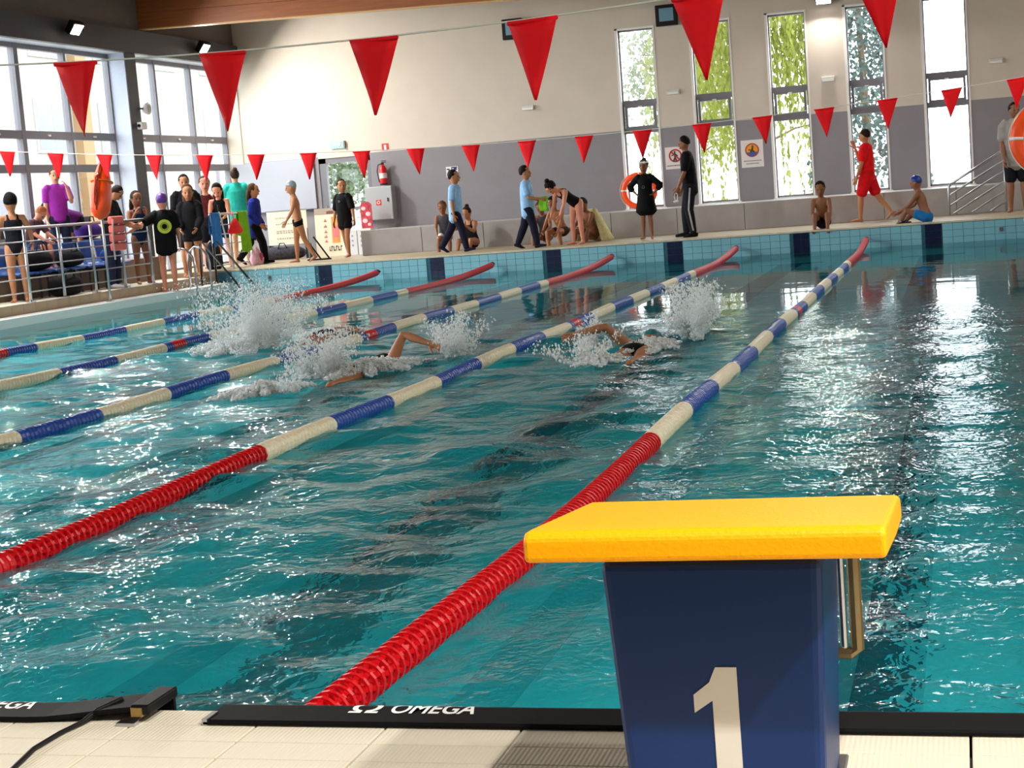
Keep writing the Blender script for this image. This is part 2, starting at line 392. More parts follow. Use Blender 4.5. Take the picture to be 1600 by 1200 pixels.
# ------------------------------------------------------------------ left glazed wall
def left_wall():
    zt = 4.62
    t = thing('wall_left', 'dark grey column and beam wall framing the tall glazing', 'wall', kind='structure')
    obj('fascia', G().box(XC-.02, XC+.10, YB, YW, zt, 5.06), M_dark, t)
    obj('upper_wall', G().box(XG-.3, XC, YB, YW, 5.0, ZC), M_taupe, t)
    obj('soffit', G().box(XG-.1, XC-.02, YB, YW, zt, zt+.06), M_reveal, t)
    cols = [25.62-6.6*k for k in range(5)]
    for yc in cols:
        obj('column', G().box(XG-.1, XC, yc-.4, yc, -.1, zt+.02), M_reveal, t)
        obj('column_face', G().box(XC, XC+.02, yc-.4, yc+.01, -.1, zt+.02), M_dark, t)
    obj('end_jamb', G().box(XG-.2, XC+.0, YW-.02, YW, -.1, zt), M_cream, t)
    obj('blank', G().box(XG-.1, XC, YB, cols[-1]-.4-.0, -.1, zt), M_taupe, t)
    # bays
    for bi in range(5):
        y1 = YW-.02 if bi == 0 else cols[bi-1]-.4
        y0 = cols[bi]
        w = thing(f'window_{6+bi}', ['glazing bay between the dark column and the far wall', 'glazing bay behind the purple-shirted woman', 'third glazing bay from the far wall', 'fourth glazing bay from the far wall', 'fifth glazing bay from the far wall'][bi], 'window', kind='structure')
        n = 3 if bi == 0 else 4
        ms = [28.66, 27.06] if bi == 0 else [y1-1.60*k for k in range(1, n)]
        if bi == 0: ys = [y0]+sorted(ms)+[y1]
        else: ys = [y0]+sorted(ms)+[y1]
        for k, y in enumerate(ys):
            hw = .05 if not (bi and k == 2) else .09
            obj('mullion', G().box(XG-.06, XG+.06, max(y0, y-hw/1.4), min(y1, y+hw/1.4), ZL, zt), M_frame, w)
        for z in (3.05, 2.46):
            obj('transom', G().box(XG-.05, XG+.055, y0, y1, z-.07, z+.07), M_frame, w)
        obj('rail', G().box(XG-.05, XG+.05, y0, y1, ZL, ZL+.12), M_frame, w); obj('rail', G().box(XG-.05, XG+.05, y0, y1, zt-.08, zt), M_frame, w)
        zz = [ZL+.12, 2.39, 2.53, 2.98, 3.12, zt-.08]
        for k in range(len(ys)-1):
            for q in range(3):
                obj('pane', G().box(XG-.006, XG, ys[k]+.03, ys[k+1]-.03, zz[2*q], zz[2*q+1]), M_glass, w)
            h = (ys[k]+ys[k+1])/2
            obj('latch', G().box(XG+.055, XG+.075, h-.05, h+.05, 3.03, 3.06), M_white, w)
left_wall()
def rest_of_room():
    tag(obj('wall_right', G().box(XRW, XRW+.2, YB, YW+.2, -.2, ZC), M_cream), 'cream wall on the ladder side of the hall', 'wall', kind='structure')
    tag(obj('wall_near', G().box(XG-.3, XRW+.2, YB-.2, YB, -.2, ZC), mat('darkened_plaster', '#3d3a3a', .8)), 'unseen wall behind the near deck, darkened to cut fill light', 'wall', kind='structure')  # unseen wall, darkened to keep fill light off the block column
    tag(obj('ceiling', G().box(XG-.3, XRW+.2, YB-.2, YW+.3, ZC, ZC+.15), mat('brown_ceiling', '#453a33', .8, noise=.1, nscale=1)), 'brownish ceiling above the pool hall', 'ceiling', kind='structure')
    M_w = bpy.data.materials.new('glulam_wood'); M_w.use_nodes = True; nt = M_w.node_tree; b = nt.nodes['Principled BSDF']; b.inputs['Roughness'].default_value = .45
    tc = nt.nodes.new('ShaderNodeTexCoord'); mp = nt.nodes.new('ShaderNodeMapping'); mp.inputs['Scale'].default_value = (.5, 8, 9)
    n = nt.nodes.new('ShaderNodeTexNoise'); n.inputs['Scale'].default_value = 3; n.inputs['Detail'].default_value = 6
    r = nt.nodes.new('ShaderNodeValToRGB'); r.color_ramp.elements[0].color = srgb('#7a3d1c'); r.color_ramp.elements[1].color = srgb('#b8672f')
    nt.links.new(tc.outputs['Object'], mp.inputs[0]); nt.links.new(mp.outputs[0], n.inputs[0]); nt.links.new(n.outputs[0], r.inputs[0]); nt.links.new(r.outputs[0], b.inputs['Base Color'])
    for k, y in enumerate((26.0, 19.4, 12.8, 6.2)):
        bm = thing('ceiling_beam', ['orange-brown glulam beam spanning the hall nearest the far wall', 'glulam roof beam second from the far wall', 'glulam roof beam third from the far wall', 'glulam roof beam fourth from the far wall'][k], 'beam', (0, y, 0), kind='structure')
        z = lambda x: 5.13-.0295*(x+14.06)
        dz = 0 if k == 0 else .35
        for q in range(4):   # laminations
            g = G().prism([(-14.04, z(-14.04)+dz+.3*q), (XRW, z(XRW)+dz+.3*q), (XRW, z(XRW)+dz+.3*q+.294), (-14.04, z(-14.04)+dz+.3*q+.294)], -.09+.002*(q % 2), .09-.002*(q % 2))
            obj('lamination', g, M_w, bm)
        obj('end_plate', G().box(-14.1, -13.98, -.13, .13, z(-14.04)+dz-.02, 6.4), M_black, bm)
        obj('lit_edge_strip', G().prism([(-14.04, z(-14.04)+dz-.02), (XRW, z(XRW)+dz-.02), (XRW, z(XRW)+dz), (-14.04, z(-14.04)+dz)], -.092, .092), mat('lit_edge_wood', '#d9a86a', .4), bm)  # lit underside edge of the beam, its light put into a pale strip
rest_of_room()
# ------------------------------------------------------------------ floodlights
def floodlight(loc, rz, tilt, label, power, group=None):
    t = thing('floodlight', label, 'lamp', loc, rz, group)     # local +Y is the beam direction
    hb = G(); hb.prism([(-.15, -.11), (.15, -.11), (.19, .13), (-.19, .13)], -.10, .02, 'xz')
    hd = obj('housing', hb, M_black, t, loc=(0, .18, 0), rot=(tilt, 0, 0), bevel=.01)
    obj('lens', G().box(-.14, .14, .021, .03, -.085, .10), mat('lamp_lens', '#fff6ea', .3, emit=30), hd)
    obj('bracket', G().tube([(0, 0, .02), (0, .10, .02), (-.22, .14, 0), (-.22, .2, 0)], .014, n=6), M_black, t)
    l = bpy.data.lights.new('beam', 'AREA'); l.energy = power; l.shape = 'RECTANGLE'; l.size = .28; l.size_y = .18; l.color = (1, .955, .89); l.spread = math.radians(165)
    o = link('beam', l, hd, (0, .035, 0), (PI/2, 0, 0))
    return t
for k, y in enumerate((28.15, 23.05, 18.0, 13.0, 8.0, 3.0)):
    floodlight((-13.55, y, 4.86), -PI/2, math.radians(-38), ['floodlight on the dark fascia nearest the far wall', 'floodlight on the dark fascia above the purple-shirted woman', 'third floodlight on the fascia from the far wall', 'fourth floodlight on the fascia from the far wall', 'fifth floodlight on the fascia from the far wall', 'sixth floodlight on the fascia from the far wall'][k], LAMP_POWER, 'floodlights along the fascia')
floodlight((-.87, 30.2, 4.72), PI, math.radians(-40), 'glowing floodlight high on the far wall between two windows', LAMP_POWER*.4, None)
for k, y in enumerate((24.0, 18.0, 12.0, 6.0, .0)):  # unseen row of lamps, added to light the hall from this side
    floodlight((XRW, y, 4.9), PI/2, math.radians(-38), 'floodlight on the cream side wall, number %s from the far wall' % ['one', 'two', 'three', 'four', 'five'][k], LAMP_POWER*.3, 'added floodlights along the side wall')
floodlight((3.1, -3.1, ZC-.2), PI, math.radians(-72), 'floodlight under the ceiling above the near deck', LAMP_POWER*2.3)
floodlight((XRW, -3.0, 5.5), PI/2, math.radians(-38), 'floodlight on the side wall beside the near deck', LAMP_POWER*1.2)
# ------------------------------------------------------------------ lane ropes
def ropes():
    P = .05
    def disc(name, m, spokes):
        g = G()
        if spokes:
            g.lathe([(-.006, .047), (-.007, .056), (.007, .056), (.006, .047)], (0, 0, 0), 'y', 16)
            g.lathe([(-.025, .016), (-.025, .024), (.025, .024), (.025, .016)], (0, 0, 0), 'y', 8)
            for k in range(7):
                a = 2*PI*k/7; c, s_ = math.cos(a), math.sin(a); w = .007
                q = lambda r, t, y: (c*r-s_*t, y, s_*r+c*t)
                vs = [q(r, t, y) for r in (.018, .05) for t in (-w, w) for y in ((-.022, .022) if r < .03 else (-.012, .026))]
                g.add(vs, [(0, 1, 3, 2), (4, 6, 7, 5), (0, 4, 5, 1), (2, 3, 7, 6), (1, 5, 7, 3), (0, 2, 6, 4)])
        else:
            g.lathe([(-.024, .03), (-.018, .05), (-.012, .056), (.012, .056), (.018, .05), (.024, .03)], (0, 0, 0), 'y', 14)
        return g, g.mesh(name, m, False)
    gr, red = disc('float_disc', M_red, True); gb, blu = disc('float_disc', M_blue, False); gi, ivo = disc('float_disc', M_ivory, False); _, redp = disc('float_disc', M_red, False)
    nam = ['lane rope nearest the ladder, running past the yellow starting block', 'second lane rope counted from the starting block', 'third lane rope counted from the starting block', 'fourth lane rope counted from the starting block', 'lane rope nearest the railing side']
    ind = [(0.0, 12.2), (2.4, 12.0), (5.5, 11.5), (8.3, 11.6), (0, 0)]
    for i in range(5):
        X0 = -2.2*i
        def path(y):
            x = X0-(.085*max(0, 1-y/2.4)**1.3 if i == 0 else 0)
            z = .022+.010*math.sin(y*1.3+i)*(1 if y < 15 else .3)
            if y > 21.5: z += .13*((y-21.5)/3.5)**2
            return Vector((x, y, z))
        t = thing('lane_rope', 'red, white and blue '+nam[i], 'lane rope', (X0, 0, 0), 0, None)
        pts = [path(y)-Vector((X0, 0, 0)) for y in np.linspace(.0, YF-.06, 60)]
        obj('cable', G().tube(pts, .008, n=6), M_steel, t)
        big = G()
        for k in range(int((YF-.35)/P)):
            y = .12+P*k+.025
            p = path(y); d = (path(y+.03)-path(y-.03)).normalized()
            if y < 4.92 or y > 20.1: c = 0
            else:
                seg = int((y-4.92)/1.05); c = 2 if seg % 2 == 0 else 1
                if 12.42 < y < 12.72: c = 0
            if i == 0 and y < .1: continue
            lo, hi = ind[i]
            q = d.to_track_quat('Y', 'Z').to_euler()
            if lo <= y < hi:
                o = link('float_disc', (red if y < 4.92 else [redp, blu, ivo][c]), t, p-Vector((X0, 0, 0)), q)
                o.rotation_euler.rotate_axis('Y', rng.random()*6)
            else:
                g = [gb, gb, gi][c]; M = q.to_matrix(); off = p-Vector((X0, 0, 0))
                big.add([M @ Vector(v)+off for v in g.v], g.f, c)
        if big.v:
            o = obj('float_string', big, [M_red, M_blue, M_ivory], t); o['kind'] = 'stuff'
        e = pts[-1]
        cap = G(); cap.lathe([(-.09, .02), (-.07, .045), (.0, .045), (.01, .02)], (e.x, e.y-.12, e.z), 'y', 10); cap.tube([e, (e.x, e.y-.1, e.z)], .016, n=6)
        obj('end_hook', cap, M_black, t)
ropes()

# ------------------------------------------------------------------ pennant lines
def pennants():
    def line(y, xs, zf, w, h, labels, grp, x0, x1, sag=True):
        t = thing('pennant_line', labels[0], 'pennant line', (0, y, 0))
        obj('cord', G().tube([(x, 0, zf(x)) for x in np.linspace(x0, x1, 60)], .005 if y < 10 else .006, n=5), mat('white_cord', '#eee9da', .7), t)
        for k, x in enumerate(xs):
            z = zf(x); sl = (zf(x+.05)-zf(x-.05))/.1; g = G()
            ww, hh = w, h*(1+.03*math.sin(k*2.1))
            n = 7; vs = []; tw = .10*math.sin(k*1.7)
            for r in range(n):                    # gently curved cloth, two sided thickness
                f = r/(n-1); half = ww/2*(1-f)+.004
                for q in (-1, -.33, .33, 1):
                    yy = .012*math.sin(q*2+k)*f+.02*math.sin(f*3+k*1.3)*f+tw*q*half
                    vs.append((x+q*half+.03*f*math.sin(k), yy, z+sl*q*half*(1-f)-f*hh))
            m = len(vs); vs += [(a, b+.003, c) for a, b, c in vs]; fs = []
            for r in range(n-1):
                for q in range(3):
                    a = r*4+q; fs += [(a, a+1, a+5, a+4), (m+a, m+a+4, m+a+5, m+a+1)]
                for a, b in ((r*4, r*4+4), (r*4+3, r*4+7)): fs.append((a, b, b+m, a+m))
            for q in range(3): fs += [(q, q+1, q+1+m, q+m), ((n-1)*4+q, (n-1)*4+q+1, (n-1)*4+q+1+m, (n-1)*4+q+m)]
            g.add(vs, fs)
            f_ = obj('pennant', g, M_flag, t, True)
            hm = G().tube([(x-ww/2, .0015, z-sl*ww/2-.008), (x+ww/2, .0015, z+sl*ww/2-.008)], (.013, .008), lat=(0, 0, 1), n=6)
            obj('hem', hm, M_flag, f_)
        return t
    zn = lambda x: 2.222+.014*(x+1.35)**2
    line(5.0, [-5.73, -4.87, -4.0, -3.124, -2.228, -1.353, -.486, .374, 1.246, 2.12, 3.0], zn, .265, .415, ['white cord strung with large red pennants across the near lanes'], None, -13, 5.3)
    zf_ = lambda x: 2.128+.0066*(x+4.0)**2
    xs = [-10.56+.863*k for k in range(-3, 16)]
    line(20.1, xs, zf_, .275, .40, ['white cord strung with smaller red pennants across the far lanes'], None, -13.6, 5.3)
pennants()

# ------------------------------------------------------------------ starting block
def starting_block():
    t = thing('starting_block', 'starting block with yellow sloped platform on a dark blue column numbered 1', 'starting block', (1.17, -.45, ZN))
    Z = -ZN
    Mb = mat('blue_block_shell', (.003, .026, .125), .45, spec=.3); My = mat('yellow_platform', '#ffab00', .5, bump=.14, bscale=120, spec=.22)
    # local coordinates: origin at the base
    X = lambda x: x-1.17
    Y = lambda y: y+.45
    # column, tapering downwards
    vs = []
    for z, xl, xr, y0, y1 in ((0, 1.0, 1.335, -.585, -.27), (.47, .975, 1.352, -.60, -.255)):
        vs += [(X(xl), Y(y0), z), (X(xr), Y(y0), z), (X(xr), Y(y1), z), (X(xl), Y(y1), z)]
    g = G().add(vs, [(3, 2, 1, 0), (4, 5, 6, 7)]+[(a, (a+1) % 4, (a+1) % 4+4, a+4) for a in range(4)])
    obj('column', g, Mb, t, bevel=.018, seg=3)
    obj('base_flange', G().box(X(.985), X(1.35), Y(-.60), Y(-.255), 0, .012), M_steel, t, bevel=.003, seg=1)
    # sloped platform
    pl = G(); w0, w1 = X(.885), X(1.466)
    zt = lambda y: .79-ZN-(y+.75)*.102
    prof = [(-.75, -.052), (-.75, -.014), (-.738, -.001), (-.70, 0), (-.26, 0), (-.215, -.006), (-.19, -.026), (-.19, -.056), (-.4, -.06)]
    poly = [(Y(y), zt(y)+d) for y, d in prof]
    pl.prism(poly, w0, w1, 'yz'); p = obj('platform', pl, My, t, bevel=.017, seg=3)
    # number 1
    Mn = mat('pale_number', '#d8d3c8', .6)
    zb, zt1 = .262-ZN, .517-ZN
    dig = [(1.150, zb), (1.150, .458-ZN), (1.118, .436-ZN), (1.118, .468-ZN), (1.146, .490-ZN), (1.158, zt1), (1.194, zt1), (1.194, zb)]
    fy = lambda z: Y(-.585)-(.015)*z/.47-.0022
    g = G(); n = len(dig)
    vs = [(X(x)+.005, fy(z), z) for x, z in dig]+[(X(x)+.005, fy(z)+.004, z) for x, z in dig]
    g.add(vs, [(0, 1, 6, 7), (1, 2, 3, 4), (1, 4, 5, 6), (n+7, n+6, n+1, n), (n+4, n+3, n+2, n+1), (n+6, n+5, n+4, n+1)]+[(i, (i+1) % n, (i+1) % n+n, i+n) for i in range(n)])
    o = obj('number', g, Mn, t); o['label'] = 'pale numeral 1 on the column'
    # backstroke grip in front of the column
    Mg = mat('worn_bronze_steel', '#8d7c58', .35, .75)
    h = G(); zl = .43-ZN; yb = Y(-.19)
    h.tube([(X(1.372), yb, .61-ZN), (X(1.372), yb, zl), (X(1.36), yb, zl-.008), (X(.97), yb, zl-.008), (X(.958), yb, zl), (X(.958), yb, .61-ZN)], (.013, .009), lat=(1, 0, .01), n=8)
    obj('backstroke_grip', h, Mg, t)
    h = G(); h.tube([(X(1.352), Y(-.24), .66-ZN), (X(1.352), Y(-.24), .45-ZN)], .007, n=8); obj('grip_stay', h, M_steel, t)
starting_block()

# ------------------------------------------------------------------ touchpads with their lettering
def touchpad(x0, x1, label, raised_end=None):
    t = thing('touchpad', label, 'touchpad', (0, 0, ZN))
    g = G(); n = 40
    prof = [(-.118, .002), (-.118, .008), (-.112, .012), (-.012, .012), (0.0, .009), (.006, 0.0), (.006, -.6), (-.0, -.6), (-.002, .002)]
    xs = np.linspace(x0, x1, n); vs = []; k = len(prof)
    for x in xs:
        up = 0; sh = 0
        if raised_end is not None:
            f = max(0, 1-(raised_end-x)/.30); up = .022*f*f*(3-2*f); sh = .02*f
        for y, z in prof: vs.append((x, y+(sh if z > -.1 else 0)+(.002 if y > -.001 else 0), z+(up if z > -.1 else 0)))
    fs = [(i*k+j, (i+1)*k+j, (i+1)*k+(j+1) % k, i*k+(j+1) % k) for i in range(n-1) for j in range(k)]+[tuple(range(k)), tuple((n-1)*k+j for j in range(k-1, -1, -1))]
    g.add(vs, fs); obj('pad', g, mat('black_touchpad', '#050506', .6, spec=.15), t)
    return t
def bent_text(parent, body, x0, width, m, ymin=-.062, height=.062, nudge=0):
    """lettering that starts on the flat top of the pad and rolls over its edge"""
    cu = bpy.data.curves.new('lettering', 'FONT'); cu.body = body; cu.size = 1; cu.offset = .018
    tmp = bpy.data.objects.new('tmp', cu); C.objects.link(tmp)
    dg = bpy.context.evaluated_depsgraph_get(); me = bpy.data.meshes.new_from_object(tmp.evaluated_get(dg))
    bpy.data.objects.remove(tmp)
    bm = bmesh.new(); bm.from_mesh(me)
    xs = [v.co.x for v in bm.verts]; ys = [v.co.y for v in bm.verts]
    sx = width/(max(xs)-min(xs)); sy = height/(max(ys)-min(ys)); mx, my = min(xs), min(ys)
    for v in bm.verts: v.co = Vector((x0+(v.co.x-mx)*sx, ymin+(v.co.y-my)*sy, 0))
    for y in (-.018, -.010, -.003, .002):
        bmesh.ops.bisect_plane(bm, geom=bm.verts[:]+bm.edges[:]+bm.faces[:], plane_co=(0, y, 0), plane_no=(0, 1, 0))
    path = [(-.12, .0126), (-.013, .0126), (.003, .0096), (.0089, .0), (.0089, -.2)]
    seg = [math.dist(path[i], path[i+1]) for i in range(4)]
    for v in bm.verts:
        s = v.co.y+.12; i = 0
        while i < 3 and s > seg[i]: s -= seg[i]; i += 1
        f = s/seg[i]; v.co.y = path[i][0]*(1-f)+path[i+1][0]*f; v.co.z = path[i][1]*(1-f)+path[i+1][1]*f
    seen = set(); bm.verts.index_update()
    for v0 in list(bm.verts):                       # one object per letter
        if v0 in seen: continue
        st = [v0]; isl = []
        while st:
            v = st.pop()
            if v in seen: continue
            seen.add(v); isl.append(v); st += [e.other_vert(v) for e in v.link_edges]
        idx = {v: i for i, v in enumerate(isl)}; fs = {f for v in isl for f in v.link_faces}
        if not fs: continue
        g = G().add([v.co[:] for v in isl], [tuple(idx[v] for v in f.verts) for f in fs]); me2 = g.mesh('letter', m); link('letter', me2, parent)
    bm.free()
def pads():
    Mw = mat('white_print', '#f2f2ee', .5)
    t = touchpad(-.055, 2.12, 'black touchpad lettered in white, hooked over the pool edge by the starting block')
    bent_text(t, 'OMEGA', .355, .195, Mw, -.057, .070); bent_text(t, '\u03a9', .262, .068, Mw, -.057, .075)
    obj('end_clip', G().box(-.058, -.045, -.118, -.06, .0, .014), M_steel, t)
    t = touchpad(-2.2, -.195, 'black touchpad with a raised connector end, beside the black cable', -.195)
    bent_text(t, 'OMEGA', -.72, .195, Mw, -.057, .070)
    c = G(); c.box(-.235, -.188, -.11, .03, .018, .042); obj('connector', c, M_black, t, bevel=.004)
    obj('connector_plate', G().box(-.232, -.205, -.114, -.09, .016, .036), mat('brass', '#a98a52', .4, .8), t)
    obj('end_clip', G().box(-.26, -.215, -.135, -.112, 0, .008), M_steel, t)
    cb = obj('cable', G().tube([(-.30, -.03, ZN+.03), (-.33, -.09, ZN+.022), (-.345, -.13, ZN+.008), (-.362, -.2, ZN+.006), (-.365, -.3, ZN+.006), (-.34, -.42, ZN+.006), (-.25, -.7, ZN+.006), (-.1, -1.2, ZN+.006), (.0, -2, ZN+.006)], .006, n=8), M_black, None, True)
    tag(cb, 'thin black cable running from the raised touchpad end across the deck', 'cable')
pads()
# ------------------------------------------------------------------ people
REMESH = []          # (object, voxel size, extra geometry) handled together at the end
def D(s, a, o):
    a, o = math.radians(a), math.radians(o); return np.array((s*math.sin(o), math.cos(o)*math.sin(a), -math.cos(o)*math.cos(a)))
def nrm(v): return v/(np.linalg.norm(v)+1e-9)
TORSO = [(-.055, .060, .048), (-.03, .082, .060), (0, .090, .066), (.05, .088, .062), (.11, .076, .054), (.16, .076, .056), (.21, .086, .062), (.25, .092, .060), (.28, .088, .052), (.305, .062, .044), (.325, .036, .037)]
def prof(s):
    for (a, x, y), (b, x2, y2) in zip(TORSO, TORSO[1:]):
        if s <= b:
            f = max(0, (s-a)/(b-a)); return x+(x2-x)*f, y+(y2-y)*f
    return TORSO[-1][1:]
SKIN = {'fair': '#d9a583', 'tan': '#b0764f', 'dark': '#8a5638', 'rosy': '#d98f73'}
def person(label, loc, rz, H, pose=None, wear=(), hair=('short', '#1c1410'), skin='tan', group=None, hs=1.22, vox=.0125):
    p = dict(lean=0, side=0, twist=0, head=(0, 0), L=(4, 9, 10, 6), R=(4, 9, 10, 6), lL=(0, 3, 0, 1), lR=(0, 3, 0, 1), hip=None, tilt=None, w=1.0)
    p.update(pose or {})
    root = thing('person', label, 'person', loc, math.radians(rz), group)
    if p['tilt']: root.rotation_euler = tuple(math.radians(v) for v in p['tilt'])
    tl, sl, ua, fa = .242*H, .238*H, .165*H, .150*H
    legs = {}; low = 0
    lat0 = np.array((1., 0, 0))
    lt, ls = math.radians(p['lean']), math.radians(p['side'])
    up = nrm(np.array((math.sin(ls), math.sin(lt)*math.cos(ls), math.cos(lt)*math.cos(ls))))
    tw = math.radians(p['twist']); lat = np.array((math.cos(tw), math.sin(tw), 0)); lat = nrm(lat-up*(lat@up))
    fwd = nrm(np.cross(up, lat))
    for s, k in ((-1, 'lL'), (1, 'lR')):
        a, o, b, q = p[k]; h = np.array((s*.047*H*p['w'], 0, 0)); kn = h+D(s, a, o)*tl; an = kn+D(s, b, q)*sl
        legs[s] = [h, kn, an]; low = min(low, an[2])
    hip = -low+.038*H if p['hip'] is None else p['hip']
    base = np.array((0, 0, hip))
    for s in legs: legs[s] = [x+base for x in legs[s]]
    sh0 = base+up*.285*H; w = p['w']
    arms = {}
    for s, k in ((-1, 'L'), (1, 'R')):
        a, o, b, q = p[k][:4]; d1, d2 = D(s, a, o), D(s, b, q)
        S0 = sh0+lat*s*.098*H*w; E = S0+d1*ua; Wr = E+d2*fa; arms[s] = [S0, E, Wr, d2]
    g = G()
    g.tube([base+up*t*H for t, _, _ in TORSO], [(a*H*w, b*H*w) for _, a, b in TORSO], lat=lat, n=14)
    hp, hy = math.radians(p['head'][0]), math.radians(p['head'][1])
    hu = nrm(up*math.cos(hp)*.75+np.array((0, 0, .25))*math.cos(hp)+fwd*math.sin(hp)) if not p['tilt'] else nrm(up*math.cos(hp)+fwd*math.sin(hp))
    hf = nrm(fwd-hu*(fwd@hu)); hl = np.cross(hf, hu); hf, hl = hf*math.cos(hy)-hl*math.sin(hy), hl*math.cos(hy)+hf*math.sin(hy)
    nb = base+up*.315*H; hc = base+up*.345*H+hu*.078*H*hs
    g.tube([nb-up*.02*H, nb, nb+(hc-nb)*.4, nb+(hc-nb)*.75], [.046*H, .037*H, .031*H, .032*H], lat=lat, n=10)
    q = hs*H; HP = lambda x, y, z: hc+hl*x*q+hf*y*q+hu*z*q
    hd = [(-.069, .018, .020, .026), (-.058, .032, .036, .014), (-.034, .042, .047, .008), (0, .047, .056, 0), (.03, .047, .058, -.004), (.05, .038, .048, -.006), (.064, .020, .026, -.006)]
    g.tube([HP(0, y, z) for z, a, b, y in hd], [(a*q, b*q) for z, a, b, y in hd], lat=hl, n=14)
    g.tube([HP(0, .050, .012), HP(0, .060, -.006), HP(0, .064, -.018)], [.006*q, .008*q, .010*q], n=6)
    g.tube([HP(-.012, .050, -.040), HP(.012, .050, -.040)], [.008*q, .008*q], n=6)
    for s in (-1, 1): g.ball(HP(s*.047, -.004, -.006), (.007*q, .012*q, .018*q), 6, 5)
    for s, (S0, E, Wr, d2) in arms.items():
        d1 = nrm(E-S0)
        g.tube([sh0+lat*s*.05*H, S0, S0+(E-S0)*.25, S0+(E-S0)*.6, E, E+(Wr-E)*.3, E+(Wr-E)*.7, Wr, Wr+d2*.012*H], [x*H*w for x in (.034, .036, .033, .029, .0235, .0245, .0195, .0155, .0155)], n=10)
    ex = G()
    for s, (S0, E, Wr, d2) in arms.items():            # palm, four fingers and a thumb
        ax = np.array((0, 1., 0)) if abs(d2[1]) < .9 else np.array((0, 0, 1.))
        ax = nrm(ax-d2*(ax@d2)); nl = np.cross(d2, ax)*s      # palm normal
        if nl @ (base-Wr) < 0: nl = -nl
        g.tube([Wr-d2*.005*H, Wr+d2*.018*H, Wr+d2*.045*H, Wr+d2*.054*H], [(.014*H, .013*H), (.021*H, .010*H), (.023*H, .009*H), (.020*H, .008*H)], lat=ax, n=10)
        for i, (off, ln) in enumerate(((.0165, .040), (.006, .045), (-.005, .042), (-.0155, .033))):
            b0 = Wr+d2*.044*H+ax*off*H; c1 = nrm(d2+nl*.25+ax*off*2); c2 = nrm(d2+nl*.85); c3 = nrm(d2*.6+nl)
            p1 = b0+c1*(ln*.5+.012)*H; p2 = p1+c2*ln*.33*H; p3 = p2+c3*ln*.24*H
            ex.tube([b0, p1, p2, p3], [.0056*H, .0054*H, .0049*H, .0040*H], n=6)
        b0 = Wr+d2*.016*H+ax*.013*H; p1 = b0+nrm(d2*.7+ax*.75+nl*.3)*.028*H; p2 = p1+nrm(d2*.9+ax*.35+nl*.45)*.022*H
        ex.tube([b0, p1, p2], [.0078*H, .0064*H, .005*H], n=6)
    feet = {}
    for s, (h, k, a) in legs.items():
        g.tube([h+np.array((0, 0, .03*H)), h, h+(k-h)*.3, h+(k-h)*.7, k, k+(a-k)*.25, k+(a-k)*.6, a], [x*H*w for x in (.050, .056, .052, .041, .033, .0345, .0265, .0195)], n=12)
        sd = nrm(a-k); ff = np.array((s*.18, 1., 0)); ff = nrm(ff-sd*(ff@sd))
        if p['tilt']: ff = nrm(sd+ff*.35)
        elif sd[2] > -.5: ff = nrm(sd*.75+np.array((0, 0, -.35))+ff*.5)
        heel = a-ff*.025*H+sd*.022*H; toe = a+ff*.100*H+sd*.028*H
        feet[s] = (a, heel, toe, sd, ff)
        g.tube([heel, a+sd*.014*H, a+ff*.05*H+sd*.020*H, toe], [(.017*H, .015*H), (.021*H, .022*H), (.024*H, .014*H), (.018*H, .009*H)], lat=np.cross(ff, sd), n=10)
    body = link('body', g.mesh('body', mat('skin_'+skin, SKIN[skin], .55, noise=.06, nscale=9)), root)
    REMESH.append((body, vox, ex))
    e = G()
    for s in (-1, 1):
        ee = obj('eye', G().ball(HP(s*.019, .049, .004), .0072*q, 6, 5), mat('eye_dark', '#1a1210', .3), root, True)
    obj('mouth', G().tube([HP(-.017, .0545, -.038), HP(0, .0585, -.040), HP(.017, .0545, -.038)], [.0022*q, .0045*q, .0022*q], n=6), mat('lips', '#8f4238', .5), root, True)
    # hair
    def hairmesh(kind, col, name='hair'):
        a = G(); R3 = np.array([hl, hf, hu]); nn, kk = 14, 10
        c = HP(0, -.010, .013) if kind != 'cap' else HP(0, -.003, .016)
        rr = (.0535*q, .058*q, .0635*q) if kind != 'cap' else (.0515*q, .0595*q, .058*q)
        a.ball(c, rr, nn, kk, ax=R3)
        cut = -.036 if kind in ('short', 'cap') else -.055
        for i, v in enumerate(a.v):
            l = R3 @ (np.array(v)-c)
            f = l[1]/rr[1]; zmin = (cut+(.056 if kind != 'cap' else .058)*max(0, min(1, (f+.25)/.95)))*q
            if l[2] < zmin: l[2] = zmin
            if kind == 'short': l *= 1+.05*math.sin(i*2.3)
            a.v[i] = tuple(c+l @ R3)
        if kind in ('long', 'pony'):
            n0 = HP(0, -.045, -.01); dn = np.array((0, 0, -1.)); bk = -hf
            if kind == 'long': a.tube([n0, n0+(bk*.012+dn*.06)*q, n0+(bk*.012+dn*.13)*q, n0+(bk*.005+dn*.19)*q], [(.05*q, .03*q), (.055*q, .026*q), (.052*q, .022*q), (.03*q, .012*q)], lat=hl, n=10)
            else: a.tube([HP(0, -.05, .03), HP(0, -.085, .03), HP(0, -.095, -.02), HP(0, -.085, -.10)], [.018*q, .024*q, .024*q, .010*q], n=8)
        if kind == 'bun': a.ball(HP(0, -.045, .065), .027*q, 8, 6)
        return obj(name, a, (mat('cap_'+col, col, .35) if kind == 'cap' else mat('hair_'+col, col, .75, noise=.3, nscale=40, spec=.15)), root, True)
    hairs = hair if isinstance(hair, list) else [hair]
    for kd, col in hairs: hairmesh(kd, col, 'swim_cap' if kd == 'cap' else 'hair')
